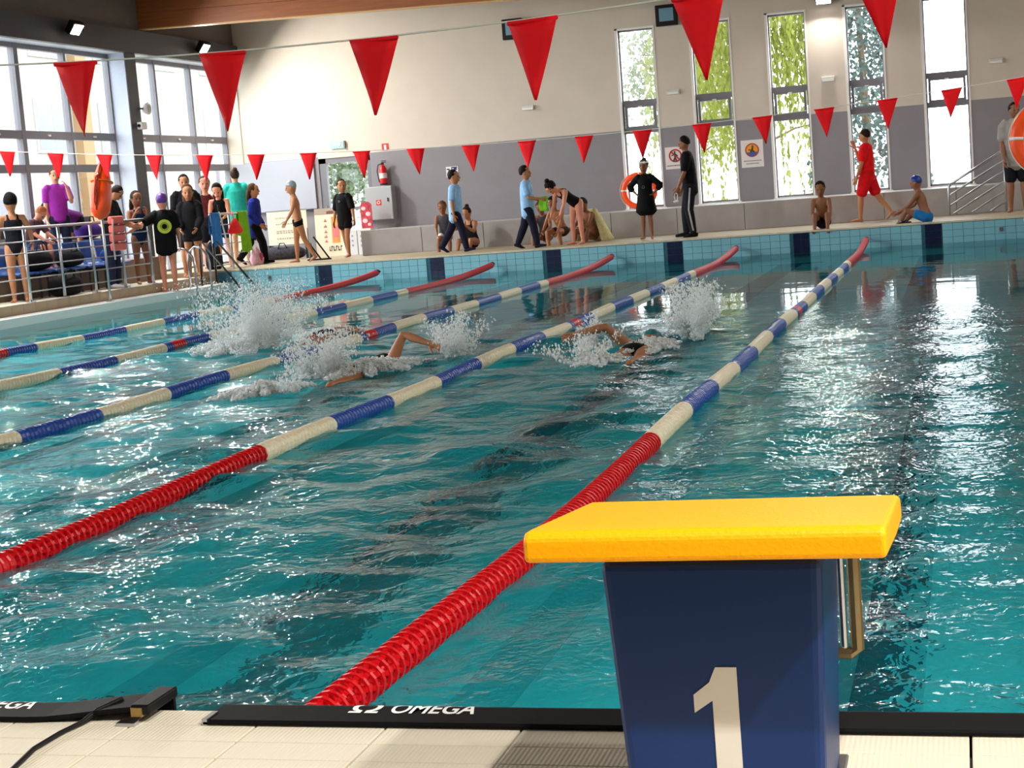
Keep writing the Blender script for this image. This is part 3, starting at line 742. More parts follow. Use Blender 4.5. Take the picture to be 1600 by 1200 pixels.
    # clothes
    def limb(G_, pts, radii, f0, f1, grow, n=12):
        """tube along a two segment limb from f0 to f1 (0 root, 1 middle joint, 2 end)"""
        P = lambda f: pts[0]+(pts[1]-pts[0])*f if f <= 1 else pts[1]+(pts[2]-pts[1])*(f-1)
        st = [f0+(f1-f0)*i/7 for i in range(8)]; st = sorted(set(st+([1.0] if f0 < 1 < f1 else [])))
        G_.tube([P(f) for f in st], [np.interp(f, radii[0], radii[1])*H*w+grow(f)*H for f in st], n=n)
    AR = ([0, .25, .6, 1, 1.3, 1.7, 2], [.036, .033, .029, .0235, .0245, .0195, .0155])
    LR = ([0, .3, .7, 1, 1.25, 1.6, 2], [.056, .052, .041, .033, .0345, .0265, .0195])
    for it in wear:
        kd, col = it[0], it[1]; op = it[2] if len(it) > 2 else {}
        c = G(); nm = op.get('name', kd); gr = op.get('grow', .008); v = vox
        if kd in ('t_shirt', 'jacket', 'dress', 'tank_top', 'swimsuit', 'towel'):
            lo = {'t_shirt': -.035, 'jacket': -.06, 'dress': -.02, 'tank_top': -.02, 'swimsuit': -.058, 'towel': -.06}[kd]
            lo = op.get('hem', lo); hi = {'swimsuit': .262, 'tank_top': .292}.get(kd, .318)
            if kd == 'swimsuit': gr = op.get('grow', .0035)
            ss = [lo+(hi-lo)*i/11 for i in range(12)]; pts = []; rad = []
            for s_ in ss:
                a, b = prof(max(s_, -.03) if kd != 'swimsuit' else s_); fl = op.get('flare', 0)*max(0, .14-s_)
                if kd in ('t_shirt', 'jacket', 'dress', 'towel') and s_ < .2: a, b = max(a, .088), max(b, .064)
                pts.append(base+up*s_*H); rad.append(((a*w+gr+fl)*H, (b*w+gr+fl*.8)*H))
            c.tube(pts, rad, lat=lat, n=18)
            sl_ = {'t_shirt': .75, 'jacket': 1.95, 'dress': 1.1, 'tank_top': 0, 'swimsuit': 0, 'towel': .9}[kd]; sl_ = op.get('sleeve', sl_)
            for s in (-1, 1):
                A = arms[s]
                if sl_:
                    c.tube([sh0+lat*s*.045*H-up*.005*H, A[0]+up*.004*H], [(.040+gr*.5)*H, (.038+gr)*H], n=12)
                    limb(c, A[:3], AR, 0, sl_, lambda f: .003+gr*.75*(.8+.4*min(1, f)))
                elif kd in ('tank_top', 'swimsuit'):
                    for sg in (-1, 1): c.tube([base+up*.25*H+lat*s*.042*H+fwd*sg*.052*H, base+up*.315*H+lat*s*.045*H+fwd*sg*.020*H], [.013*H, .013*H], n=8)
        if kd in ('trousers', 'shorts', 'trunks'):
            f1 = op.get('len', {'trousers': 1.96, 'shorts': .85, 'trunks': .16}[kd]); gr = op.get('grow', {'trousers': .010, 'shorts': .014, 'trunks': .004}[kd])
            hi = op.get('rise', .055 if kd != 'trunks' else .02)
            ss = [-.05+(hi+.05)*i/5 for i in range(6)]
            c.tube([base+up*s_*H for s_ in ss], [((prof(s_)[0]*w+gr)*H, (prof(s_)[1]*w+gr)*H) for s_ in ss], lat=lat, n=16)
            for s in (-1, 1):
                limb(c, legs[s], LR, 0, f1, lambda f: gr*(.8+.5*min(1, f)) if kd != 'trunks' else gr)
        if kd == 'shoes':
            for s, (a, heel, toe, sd, ff) in feet.items():
                c2 = G().tube([heel-ff*.006*H, a+sd*.012*H, a+ff*.05*H+sd*.018*H, toe+ff*.008*H], [(.022*H, .020*H), (.026*H, .027*H), (.029*H, .020*H), (.023*H, .014*H)], lat=np.cross(ff, sd), n=10)
                obj('shoe', c2, cloth(col), root, True)
            continue
        o = link(nm, c.mesh(nm, cloth(col)), root)
        if op.get('label'): o['label'] = op['label']
        REMESH.append((o, v, None))
    return dict(root=root, HP=HP, q=q, hl=hl, hf=hf, hu=hu, base=base, up=up, lat=lat, fwd=fwd, arms=arms, legs=legs, feet=feet, H=H, hc=hc)
def finish_remesh():
    for o, v, ex in REMESH:
        r = o.modifiers.new('r', 'REMESH'); r.mode = 'VOXEL'; r.voxel_size = v; r.use_smooth_shade = True
        s = o.modifiers.new('s', 'SMOOTH'); s.factor = .5; s.iterations = 3
    dg = bpy.context.evaluated_depsgraph_get(); done = []
    for o, v, ex in REMESH:
        me = bpy.data.meshes.new_from_object(o.evaluated_get(dg), preserve_all_data_layers=False, depsgraph=dg); done.append(me)
    for (o, v, ex), me in zip(REMESH, done):
        mats = list(o.data.materials); o.modifiers.clear()
        if ex is not None and ex.v:
            bm = bmesh.new(); bm.from_mesh(me); xm = ex.mesh('x', mats, True); bm.from_mesh(xm); bm.to_mesh(me); bm.free()
        me.name = o.name; o.data = me
        if not me.materials:
            for m in mats: me.materials.append(m)
        me.polygons.foreach_set('use_smooth', [True]*len(me.polygons))
BK = '#08080a'
def emblem(P, col, r, at, back=True, name='emblem'):
    """thin printed ring on a shirt"""
    c = P['base']+P['up']*at*P['H']+P['fwd']*(-1 if back else 1)*.097*P['H']
    g = G(); n = 18; vs = []
    for k in range(n):
        a = 2*PI*k/n; d = P['lat']*math.cos(a)+P['up']*math.sin(a)
        for rr in (r*.62, r):
            for e in (-.012, .004): vs.append(c+d*rr+P['fwd']*(-1 if back else 1)*e)
    fs = []
    for k in range(n):
        a, b = 4*k, 4*((k+1) % n); fs += [(a, a+2, b+2, b), (a+1, b+1, b+3, a+3), (a, b, b+1, a+1), (a+2, a+3, b+3, b+2)]
    obj(name, g.add(vs, fs), cloth(col), P['root'])
# --- far deck, from the door towards the ladder
def crowd():
    walkR = dict(lL=(28, 2, 6, 0), lR=(-20, 2, -34, 0), L=(-22, 8, -5, 4), R=(22, 8, 34, 4))
    P = person('girl in a blue jacket and black trousers walking beside the green towel', (-12.33, 27.55, ZF), -80, 1.60,
           dict(lL=(-24, 2, -38, 0), lR=(22, 2, 6, 0), L=(-5, 10, 30, -5), R=(-8, 10, 40, -8), lean=3), [('jacket', '#1c2a86', dict(hem=-.13, grow=.02)), ('trousers', BK, dict(grow=.016)), ('shoes', BK)], ('long', '#4a2f1c'), 'tan')
    obj('stripe', G().tube([P['arms'][-1][0]+P['fwd']*.0+np.array((-.058*1.6, 0, .01)), P['arms'][-1][0]+np.array((-.05*1.6, .04, -.26))], .011, n=6), cloth('#8f96a8'), P['root'])
    P = person('boy in black swim trunks and a grey swim cap walking on the far deck', (-11.05, 26.75, ZF), 115, 1.56,
           dict(lL=(-16, 2, -26, 0), lR=(8, 2, 2, 0), L=(18, 22, 34, 18), R=(-20, 22, -8, 18), head=(8, -10), lean=4), [('trunks', BK, dict(rise=.03, len=.22))], ('cap', '#8f9aa6'), 'tan')
    P = person('boy in a black T-shirt and black shorts before the glazed door', (-10.62, 28.2, ZF), 165, 1.53,
           dict(lL=(12, 2, -2, 0), lR=(-10, 2, -14, 0), L=(8, 20, 12, 14), R=(-2, 16, 6, 10), head=(3, 45)), [('t_shirt', BK, dict(hem=-.11, grow=.02, sleeve=.95)), ('shorts', BK, dict(len=.5))], ('short', '#14100e'), 'tan')
    emblem(P, '#8a8272', .022, .235, False)
    person('child sitting hunched in a grey vest beside the boy in light blue', (-8.27, 27.55, ZF), -170, 1.36,
           dict(hip=.30, lean=14, lL=(78, 8, 4, 0), lR=(74, 8, 8, 0), L=(18, 6, 60, -8), R=(20, 6, 55, -10), head=(16, 0)), [('tank_top', '#4d4d57'), ('trunks', '#d9d4d0', dict(len=.4, grow=.01))], ('short', '#6a3f25'), 'dark')
    person('boy in a light blue T-shirt striding past the seated child in the grey vest', (-7.70, 26.5, ZF), -88, 1.52,
           dict(lL=(-24, 2, -32, 0), lR=(20, 2, 10, 0), L=(-8, 6, 0, 4), R=(-6, 8, 6, 4), lean=2), [('t_shirt', '#8fb9e0', dict(hem=-.10, grow=.022)), ('trousers', '#16182c', dict(grow=.014)), ('shoes', '#16182c')], ('short', '#1a1412'), 'tan')
    person('bare-shouldered girl sitting with a hand at her mouth, holding dark goggles up', (-7.72, 27.6, ZF), 165, 1.38,
           dict(hip=.14, lean=14, lL=(100, 12, 20, 0), lR=(100, 12, 24, 0), L=(40, 10, 128, -20), R=(60, 20, 120, -35), head=(14, 0)), [('swimsuit', '#1a1a22')], ('bun', '#2a1a12'), 'tan')
    P = person('boy in a light blue T-shirt walking with a green cloth in his hands', (-6.13, 25.95, ZF), -85, 1.47,
           dict(lL=(-18, 2, -24, 0), lR=(16, 2, 8, 0), L=(8, 6, 72, -8), R=(14, 6, 78, -12)), [('t_shirt', '#8fb9e0', dict(hem=-.10, grow=.022)), ('trousers', '#16182c', dict(grow=.014)), ('shoes', '#16182c')], ('short', '#1a1412'), 'tan')
    h = P['arms'][1][2]
    GR = G(); n = 6; vs = []
    for r in range(5):
        for k in range(4): vs.append((h[0]+.03*math.sin(k*2+r)-.02, h[1]+.02+.055*(k-1)+.015*math.sin(r*2), h[2]+.04-.065*r))
    vs += [(x+.012, y, z) for x, y, z in vs]; fs = []
    for r in range(4):
        for k in range(3): a = r*4+k; fs += [(a, a+1, a+5, a+4), (20+a, 24+a, 25+a, 21+a)]
        for a, b in ((r*4, r*4+4), (r*4+3, r*4+7)): fs.append((a, b, b+20, a+20))
    for k in range(3): fs += [(k, k+1, k+21, k+20), (16+k, 17+k, 37+k, 36+k)]
    o = obj('cloth', GR.add(vs, fs), cloth('#7ec52c'), None, True); o.matrix_world = Matrix.Translation((-6.13, 25.95, ZF)) @ Matrix.Rotation(math.radians(-85), 4, 'Z')
    tag(o, 'bright green cloth held by the walking boy', 'cloth')
    person('child sitting low behind the boy with the green cloth', (-6.17, 27.35, ZF), 175, 1.40,
           dict(hip=.15, lean=18, lL=(95, 14, 15, 0), lR=(95, 14, 18, 0), L=(30, 10, 60, -15), R=(30, 10, 60, -15), head=(20, 10)), [('tank_top', '#3c3c3c')], ('short', '#3a2a1c'), 'dark')
    person('child crouching with arms on knees beside the bending girl', (-5.70, 26.75, ZF), 160, 1.36,
           dict(hip=.26, lean=26, lL=(88, 12, -10, 0), lR=(88, 12, -8, 0), L=(30, 8, 40, 0), R=(34, 8, 50, -10), head=(10, 0)), [('trunks', '#3a2622', dict(len=.5, grow=.01))], ('short', '#17110e'), 'tan')
    person('girl in a black swimsuit bending over towards the crouching child', (-5.25, 26.15, ZF), 142, 1.48,
           dict(lean=58, lL=(2, 4, -4, 0), lR=(8, 4, 0, 0), L=(18, 6, 28, 0), R=(8, 10, 22, 0), head=(22, 0)), [('swimsuit', BK)], [('short', '#140f0d'), ('bun', '#140f0d')], 'rosy')
    P = person('child with dark hair sitting wrapped in a pale yellow towel', (-5.22, 27.3, ZF), 150, 1.42,
           dict(hip=.15, lean=22, lL=(102, 14, 22, 0), lR=(102, 14, 22, 0), L=(40, 6, 70, -10), R=(40, 6, 70, -10), head=(12, 10)), [], ('short', '#20262a'), 'dark')
    # towel hanging from the shoulders down to the deck
    tw = G(); vs = []; n = 10; m = 9
    for r in range(m):
        f = r/(m-1)
        for k in range(n):
            a = math.radians(-25+230*k/(n-1))+PI*.0; rad = .17+.20*f+.018*math.sin(k*1.9)*f
            vs.append((rad*math.cos(a)*1.0, -.02-rad*math.sin(a)*(.75+.35*f)+.12*(1-f), .62-.60*f**1.1+.02*math.sin(k*1.3)*f))
    k_ = len(vs); vs += [(x*.93, y*.93, z-.006) for x, y, z in vs]; fs = []
    for r in range(m-1):
        for k in range(n-1): a = r*n+k; fs += [(a, a+1, a+n+1, a+n), (k_+a, k_+a+n, k_+a+n+1, k_+a+1)]
        for a in (r*n, r*n+n-1): fs.append((a, a+n, a+n+k_, a+k_))
    for k in range(n-1):
        for a in (k, (m-1)*n+k): fs.append((a, a+1, a+1+k_, a+k_))
    obj('towel', tw.add(vs, fs), cloth('#d9cf9a'), P['root'], True)
    P = person('girl in a black dress with hands on hips and white goggles on her head', (-4.0, 26.4, ZF), 178, 1.40,
           dict(L=(-12, 48, 22, -42), R=(-12, 48, 22, -42), lL=(0, 1, 0, 2), lR=(2, 1, 0, 2), w=.92), [('dress', '#08080a', dict(hem=-.155, flare=.16, sleeve=1.45, grow=.016))], ('bun', '#15110f'), 'dark')
    gg = G(); q = P['q']
    gg.tube([P['HP'](.05*math.sin(a), -.004+.062*math.cos(a), .036) for a in np.linspace(-2.2, 2.2, 14)], .0085*q, n=6)
    for s in (-1, 1): gg.ball(P['HP'](s*.022, .058, .036), (.017*q, .010*q, .012*q), 8, 6)
    obj('goggles', gg, mat('white_goggles', '#f2f2f4', .25), P['root'], True)
    emblem(P, '#3f6b66', .028, .165, False)
    P = person('tall figure in a black T-shirt and striped track trousers standing in profile', (-3.10, 26.0, ZF), 97, 1.80,
           dict(lL=(6, 2, -8, 0), lR=(14, 2, 2, 0), L=(12, 7, 26, 2), R=(8, 8, 20, 3), lean=3, head=(10, 0), w=.96), [('t_shirt', '#08080a', dict(hem=-.075, grow=.014, sleeve=.8)), ('trousers', '#17181e', dict(grow=.012)), ('shoes', BK)], ('short', '#14100f'), 'dark', hs=.98)
    for s in (-1,):
        a, b, c = P['legs'][s]
        obj('side_stripe', G().tube([a+np.array((s*.066*1.8, 0, -.05)), b+np.array((s*.052*1.8, 0, 0)), c+np.array((s*.045*1.8, 0, .05))], (.006, .018), lat=(1, 0, 0), n=6), cloth('#a9a9ad'), P['root'], True)
    h = P['arms'][-1][2]+P['arms'][-1][3]*.06*1.8
    o = obj('goggles', G().tube([h+np.array((.0, .03*math.sin(a), -.07-.07*math.cos(a))) for a in np.linspace(0, 6.2, 16)], .006, n=6), M_white, None)
    for q in (-.025, .025): o.data  # strap with two lenses
    b = G(); b.tube([h+np.array((.0, .03*math.sin(a), -.07-.07*math.cos(a))) for a in np.linspace(0, 6.2, 16)], .006, n=6); b.ball(h+np.array((0, -.02, -.15)), (.012, .026, .02)); b.ball(h+np.array((0, .03, -.155)), (.012, .026, .02))
    o.data = b.mesh('goggles', M_white); o.matrix_world = P['root'].matrix_basis.copy()
    tag(o, 'white swim goggles dangling from the hand of the tall black T-shirt figure', 'goggles')
    person('dark-haired boy squatting bare-chested on the far pool edge below two windows', (-.76, 25.62, ZF), 180, 1.40,
           dict(hip=.11, lean=14, lL=(116, 8, 22, 0), lR=(116, 8, 24, 0), L=(24, 6, 40, -4), R=(24, 6, 40, -6), head=(12, 0), w=.95), [('trunks', '#15131a', dict(len=.5, grow=.008))], ('short', '#15100e'), 'dark')
    person('lifeguard in a red T-shirt and red shorts walking before the window', (-.08, 27.75, ZF), 80, 1.70,
           dict(lL=(16, 2, 4, 0), lR=(-20, 3, -38, 0), L=(10, 8, 20, 4), R=(38, 6, 166, -12), head=(6, 0)), [('t_shirt', '#e3131d', dict(hem=-.06, grow=.018)), ('shorts', '#d3101a', dict(len=.88, grow=.02))], ('short', '#2a1a14'), 'tan', hs=1.0)
    person('boy in a blue swim cap sitting with drawn-up knees on the far pool edge', (1.0, 25.5, ZF), 75, 1.40,
           dict(hip=.085, lean=16, lL=(112, 16, 34, 0), lR=(104, 26, 44, -20), L=(40, 6, 62, -2), R=(40, 6, 66, -4), head=(-2, 0)), [('trunks', '#1b6fb0', dict(len=.55, grow=.012))], ('cap', '#12398c'), 'dark')
    person('figure in a grey T-shirt and dark shorts standing behind the big orange lifebuoy', (2.52, 26.3, ZF+.03), 178, 1.86,
           dict(lean=2, L=(6, 10, 22, -4), R=(6, 8, 20, -4), head=(6, 20)), [('t_shirt', '#9a9490', dict(hem=-.09, grow=.024)), ('shorts', '#14151d', dict(len=.9))], ('short', '#1b1310'), 'dark', hs=.98)
    # --- railing side
    person('woman in a black swimsuit seen from behind, holding the railing', (-12.66, 19.25, ZL), 40, 1.64,
           dict(R=(14, 22, 48, 10), L=(10, 14, 40, 4), lL=(0, 3, -4, 0), lR=(0, 3, 2, 0)), [('swimsuit', '#14141c')], [('short', '#0f0c10'), ('cap', '#0f0c10')], 'tan')
    person('blond child sitting on the seating step with head bowed', (-13.50, 21.0, .72), -95, 1.42,
           dict(hip=.42, lean=24, lL=(85, 5, 5, 0), lR=(85, 5, 5, 0), L=(30, 8, 60, -10), R=(30, 8, 60, -10), head=(34, 0)), [('t_shirt', '#59424c'), ('shorts', '#28304a')], ('short', '#b9744a'), 'rosy', hs=1.15)
    person('woman in a purple T-shirt and dark jeans standing by the glazing, hand at her mouth', (-13.45, 21.95, .72), -140, 1.68,
           dict(L=(28, 12, 162, -16), R=(4, 8, 8, 2), head=(6, 0)), [('t_shirt', '#9a2fa0', dict(grow=.012)), ('trousers', '#20283c')], ('short', '#5a3a26'), 'fair', hs=1.0)
    person('person in a purple top bending far over towards the seats', (-13.62, 22.75, .72), 172, 1.62,
           dict(lean=78, lL=(4, 4, 0, 0), lR=(-4, 4, -6, 0), L=(10, 6, 16, 0), R=(14, 6, 20, 0), head=(4, 0)), [('t_shirt', '#6d2a7c', dict(grow=.014)), ('shorts', '#2a2030', dict(len=.55))], ('short', '#18120f'), 'tan')
    person('man in a black T-shirt and jeans looking down behind the rescue buoy', (-12.72, 22.3, ZL), -75, 1.80,
           dict(lean=10, L=(18, 8, 70, -10), R=(20, 8, 66, -14), head=(38, 0), lL=(6, 4, 0, 0)), [('t_shirt', '#0c0c10', dict(grow=.014)), ('trousers', '#232c45', dict(grow=.012)), ('shoes', '#d9d9de')], ('short', '#2a1d16'), 'tan', hs=1.0)
    person('girl in a dark swimsuit with hands at her face, between the man and the seats', (-12.62, 23.2, ZL), -130, 1.60,
           dict(L=(26, 10, 158, -20), R=(26, 10, 158, -20), head=(8, 0)), [('swimsuit', '#182a4e')], ('long', '#2a1a12'), 'dark')
    P = person('girl in a purple cap and black T-shirt with a round yellow emblem on the back', (-12.06, 23.1, .13), 28, 1.68,
           dict(L=(-30, 58, -24, 60), R=(6, 12, 20, 4), lL=(4, 2, -4, 0), lR=(-4, 2, -2, 0)), [('t_shirt', '#08090b', dict(hem=-.10, grow=.026)), ('shorts', '#08090b', dict(len=.3))], ('cap', '#5a2a86'), 'rosy')
    emblem(P, '#b9c44a', .125, .17, True); emblem(P, '#8a9a3a', .075, .17, True, 'emblem_centre')
    person('tall boy in a black T-shirt standing behind the girl with the purple cap', (-12.55, 25.0, ZL), -150, 1.92,
           dict(head=(12, 0), L=(10, 8, 40, -6), R=(10, 8, 40, -6)), [('t_shirt', '#08080a', dict(grow=.018, hem=-.07)), ('shorts', '#14141a', dict(len=.9))], ('short', '#17110e'), 'tan', hs=1.0)
    person('girl with long brown hair and a dark hooded jacket facing the pool', (-12.36, 24.75, ZL), -165, 1.68,
           dict(head=(14, 10), L=(10, 8, 50, -12), R=(10, 8, 50, -12)), [('jacket', '#0b0b0f', dict(grow=.018)), ('shorts', '#1b1b22', dict(len=.4))], ('long', '#4a3020'), 'tan')
    person('person in a dark red vest half hidden behind the tall boy', (-13.15, 27.1, ZF), -150, 1.78, dict(head=(6, 0)), [('tank_top', '#5a2226'), ('shorts', '#1c1c24')], ('short', '#4a2a1c'), 'rosy')
    person('dark-haired girl in a black tank top looking down behind the blue bag', (-12.85, 27.1, ZF), -165, 1.66, dict(head=(30, 0), lean=8, L=(20, 6, 70, -18), R=(20, 6, 60, -18)), [('tank_top', '#08080a'), ('shorts', '#1b2438', dict(len=.6))], ('long', '#17100d'), 'rosy')
    P = person('person wrapped in a turquoise towel standing before the pale board', (-12.98, 28.2, ZF), 20, 1.98, dict(head=(2, 20), L=(18, 14, 80, -30), R=(18, 14, 80, -30)), [('towel', '#2cb5a4', dict(hem=-.07, grow=.018, sleeve=1.2, flare=.1))], ('bun', '#3a2a20'), 'fair', hs=.92)
crowd()
# --- swimmers
def swimmers():
    for lab, (x, y, z), L, R, tw, wear, hair, hd in [
        ('swimmer with one arm reaching forward low over the water behind the tallest splash', (-5.05, 13.55, -.03), (170, 10, 172, 4), (148, 30, 118, 42), -14, [('trunks', '#1a2030')], ('cap', '#a8613a'), (14, 0)),
        ('swimmer lifting a bent right arm high out of the water amid spray', (-3.25, 9.75, -.03), (165, 8, 175, 4), (-112, 22, 55, 68), -18, [('trunks', '#101018')], ('short', '#17120f'), (6, 0)),
        ('swimmer with a teal cap swinging a bent arm over the water', (-1.02, 10.35, -.04), (-62, 40, 20, 62), (172, 8, 175, 3), 16, [('swimsuit', '#0e0e12')], ('cap', '#2f7f86'), (-12, -40))]:
        # standing skeleton turned face down with the head towards the far wall
        H = 1.62
        root = person('%s' % lab, (x, y-1.45, z), 0, H, dict(tilt=(-90, 0, 0), L=L, R=R, twist=tw, lL=(6, 4, 3, 0), lR=(0, 4, -4, 0), head=hd, hip=.85), wear, hair, 'tan', vox=.011)['root']
        root.location = (x, y-1.45, z)
swimmers()
finish_remesh()
# ------------------------------------------------------------------ outside
def outside():
    tag(obj('ground', G().box(-90, 60, YW+.3, 140, -.4, -.2).box(-90, XG-.3, -60, YW+.3, -.4, -.2), mat('pale_paving', '#b9b2a4', .9, noise=.1, nscale=.5)), 'pale paved ground outside the hall', 'ground', kind='structure')
    def leafmat(n, c):
        m = mat('leaf_'+n, c, .6, noise=.25, nscale=.9); nt = m.node_tree
        if 'leaf_mix' not in nt.nodes:
            mx = nt.nodes.new('ShaderNodeMixShader'); mx.name = 'leaf_mix'; tl = nt.nodes.new('ShaderNodeBsdfTranslucent'); tl.inputs[0].default_value = srgb(c)
            nt.links.new(nt.nodes['Principled BSDF'].outputs[0], mx.inputs[1]); nt.links.new(tl.outputs[0], mx.inputs[2]); nt.links.new(mx.outputs[0], nt.nodes['Material Output'].inputs[0])
        return m
    def tree(x, y, h, r, z0, lab, col, kind, n):
        t = thing('tree', lab, 'tree', (x, y, -.2)); r_ = np.random.default_rng(int(abs(x*100)+y)); g = G()
        tr = G().tube([(0, 0, 0), (.04, .02, h*.3), (-.03, .03, h*.6), (0, 0, h*.9)], [.16, .13, .08, .03], n=8)
        for k in range(7):
            a = k*2.4; z = h*(.3+.08*k); tr.tube([(0, 0, z), (math.cos(a)*r*.35, math.sin(a)*r*.35, z+.3*(1 if kind != 'spruce' else -.5)), (math.cos(a)*r*.7, math.sin(a)*r*.7, z+.4*(1 if kind != 'spruce' else -.9))], [.045, .03, .012], n=5)
        obj('trunk', tr, mat('bark', '#6b5a48', .9, noise=.3, nscale=6), t)
        vs = []; fs = []
        cl = [(r_.normal(0, 1, 3)) for _ in range(26)]
        for i in range(n):
            f = r_.random()
            if kind == 'spruce':
                f = f**1.3; rad = r*(1-f*.93)*(.55+.45*r_.random()); a = round(r_.random()*11)/11*6.283+f*9+r_.normal(0, .16); c = np.array((math.cos(a)*rad, math.sin(a)*rad, z0+f*(h-z0)-.25*rad)); s = .10+.06*r_.random()
            elif kind == 'weeping':
                a = round(r_.random()*17)/17*6.283+r_.normal(0, .08); rad = r*(.25+.75*((a*7.3) % 1)); top = z0+(h-z0)*(1-.4*(rad/r)**2); c = np.array((math.cos(a)*rad, math.sin(a)*rad, top-f*(h-z0)*.75*(.4+.6*((a*3.1) % 1)))); s = .07+.05*r_.random()
            else:
                q = cl[int(r_.integers(26))]; q = q/np.linalg.norm(q)*(.55+.45*((q[0]*7) % 1)); c = q*np.array((r, r, (h-z0)/2))*.8+r_.normal(0, .22, 3)*r*.7+np.array((0, 0, (h+z0)/2)); s = .10+.07*r_.random()
            u = nrm(r_.normal(0, 1, 3)); v = nrm(np.cross(u, r_.normal(0, 1, 3)))
            if kind == 'weeping': v = nrm(v*.3+np.array((0, 0, -1.))); s2 = s*1.7
            else: s2 = s
            o = len(vs); vs += [c-u*s*.5, c+v*s2*.6, c+u*s*.5, c-v*s2*.6]; fs.append((o, o+1, o+2, o+3))
        g.v = vs; g.f = fs; g.m = [0]*len(fs)
        o = obj('foliage', g, leafmat(kind+col[1:], col), t); o['kind'] = 'stuff'
    tree(-3.3, 41, 8.2, 2.0, .8, 'yellow-green weeping tree outside the window with the picket fence', '#7d8436', 'weeping', 11000)
    tree(-1.05, 46, 9.5, 2.1, .5, 'blue-grey spruce outside the window behind the lifeguard', '#5a6a66', 'spruce', 9500)
    tree(-7.3, 52, 9.0, 2.6, .8, 'pale green tree outside the window beside the lifebuoy', '#7f8672', 'round', 3600)
    tree(-5.9, 44.5, 7.4, 1.4, 1.2, 'light green weeping tree outside the window behind the tall black T-shirt figure', '#868c5e', 'weeping', 3600)
    tree(-19.8, 55, 6.5, 2.2, .5, 'bushy green tree outside the glazed door', '#6f7f64', 'round', 3600)
    f = thing('picket_fence', 'white picket fence outside beneath the yellow-green tree', 'fence', (-3.6, 37, -.2))
    me = G().prism([(0, 0), (.09, 0), (.09, 1.28), (.045, 1.36), (0, 1.28)], 0, .025).mesh('picket', M_white)
    for k in range(22): link('picket', me, f, (.17*k, 0, 0))
    for z in (.35, .95): obj('rail', G().box(-.05, 3.8, .026, .06, z, z+.07), M_white, f)
    # pale building beyond the glazing
    b = thing('building', 'pale building with rows of windows beyond the tall glazing', 'building', (-27, 34, -.2))
    obj('facade', G().box(-6, 0, 0, 46, 0, 13), mat('pale_facade', '#8d8a84', .9, noise=.04, nscale=.6), b)
    obj('roof', G().box(-6.4, .5, -.4, 46.4, 13, 13.4), M_frame, b)
    for i in range(11):
        for j in range(4):
            y, z = 1.6+4.1*i, 1.0+3.1*j
            w = obj('window', G().box(.0, .05, y, y+2.0, z, z+1.75), mat('far_frame', '#a3a3a3', .6), b)
            for q in (0, 1): obj('pane', G().box(.05, .06, y+.1+.93*q, y+.97+.93*q, z+.1, z+1.65), mat('far_pane', '#6c717a', .3), w)
    obj('pilaster', G().box(0, .3, 12.2, 12.9, 0, 13), mat('orange_render', '#8b6c48', .8), b)
outside()

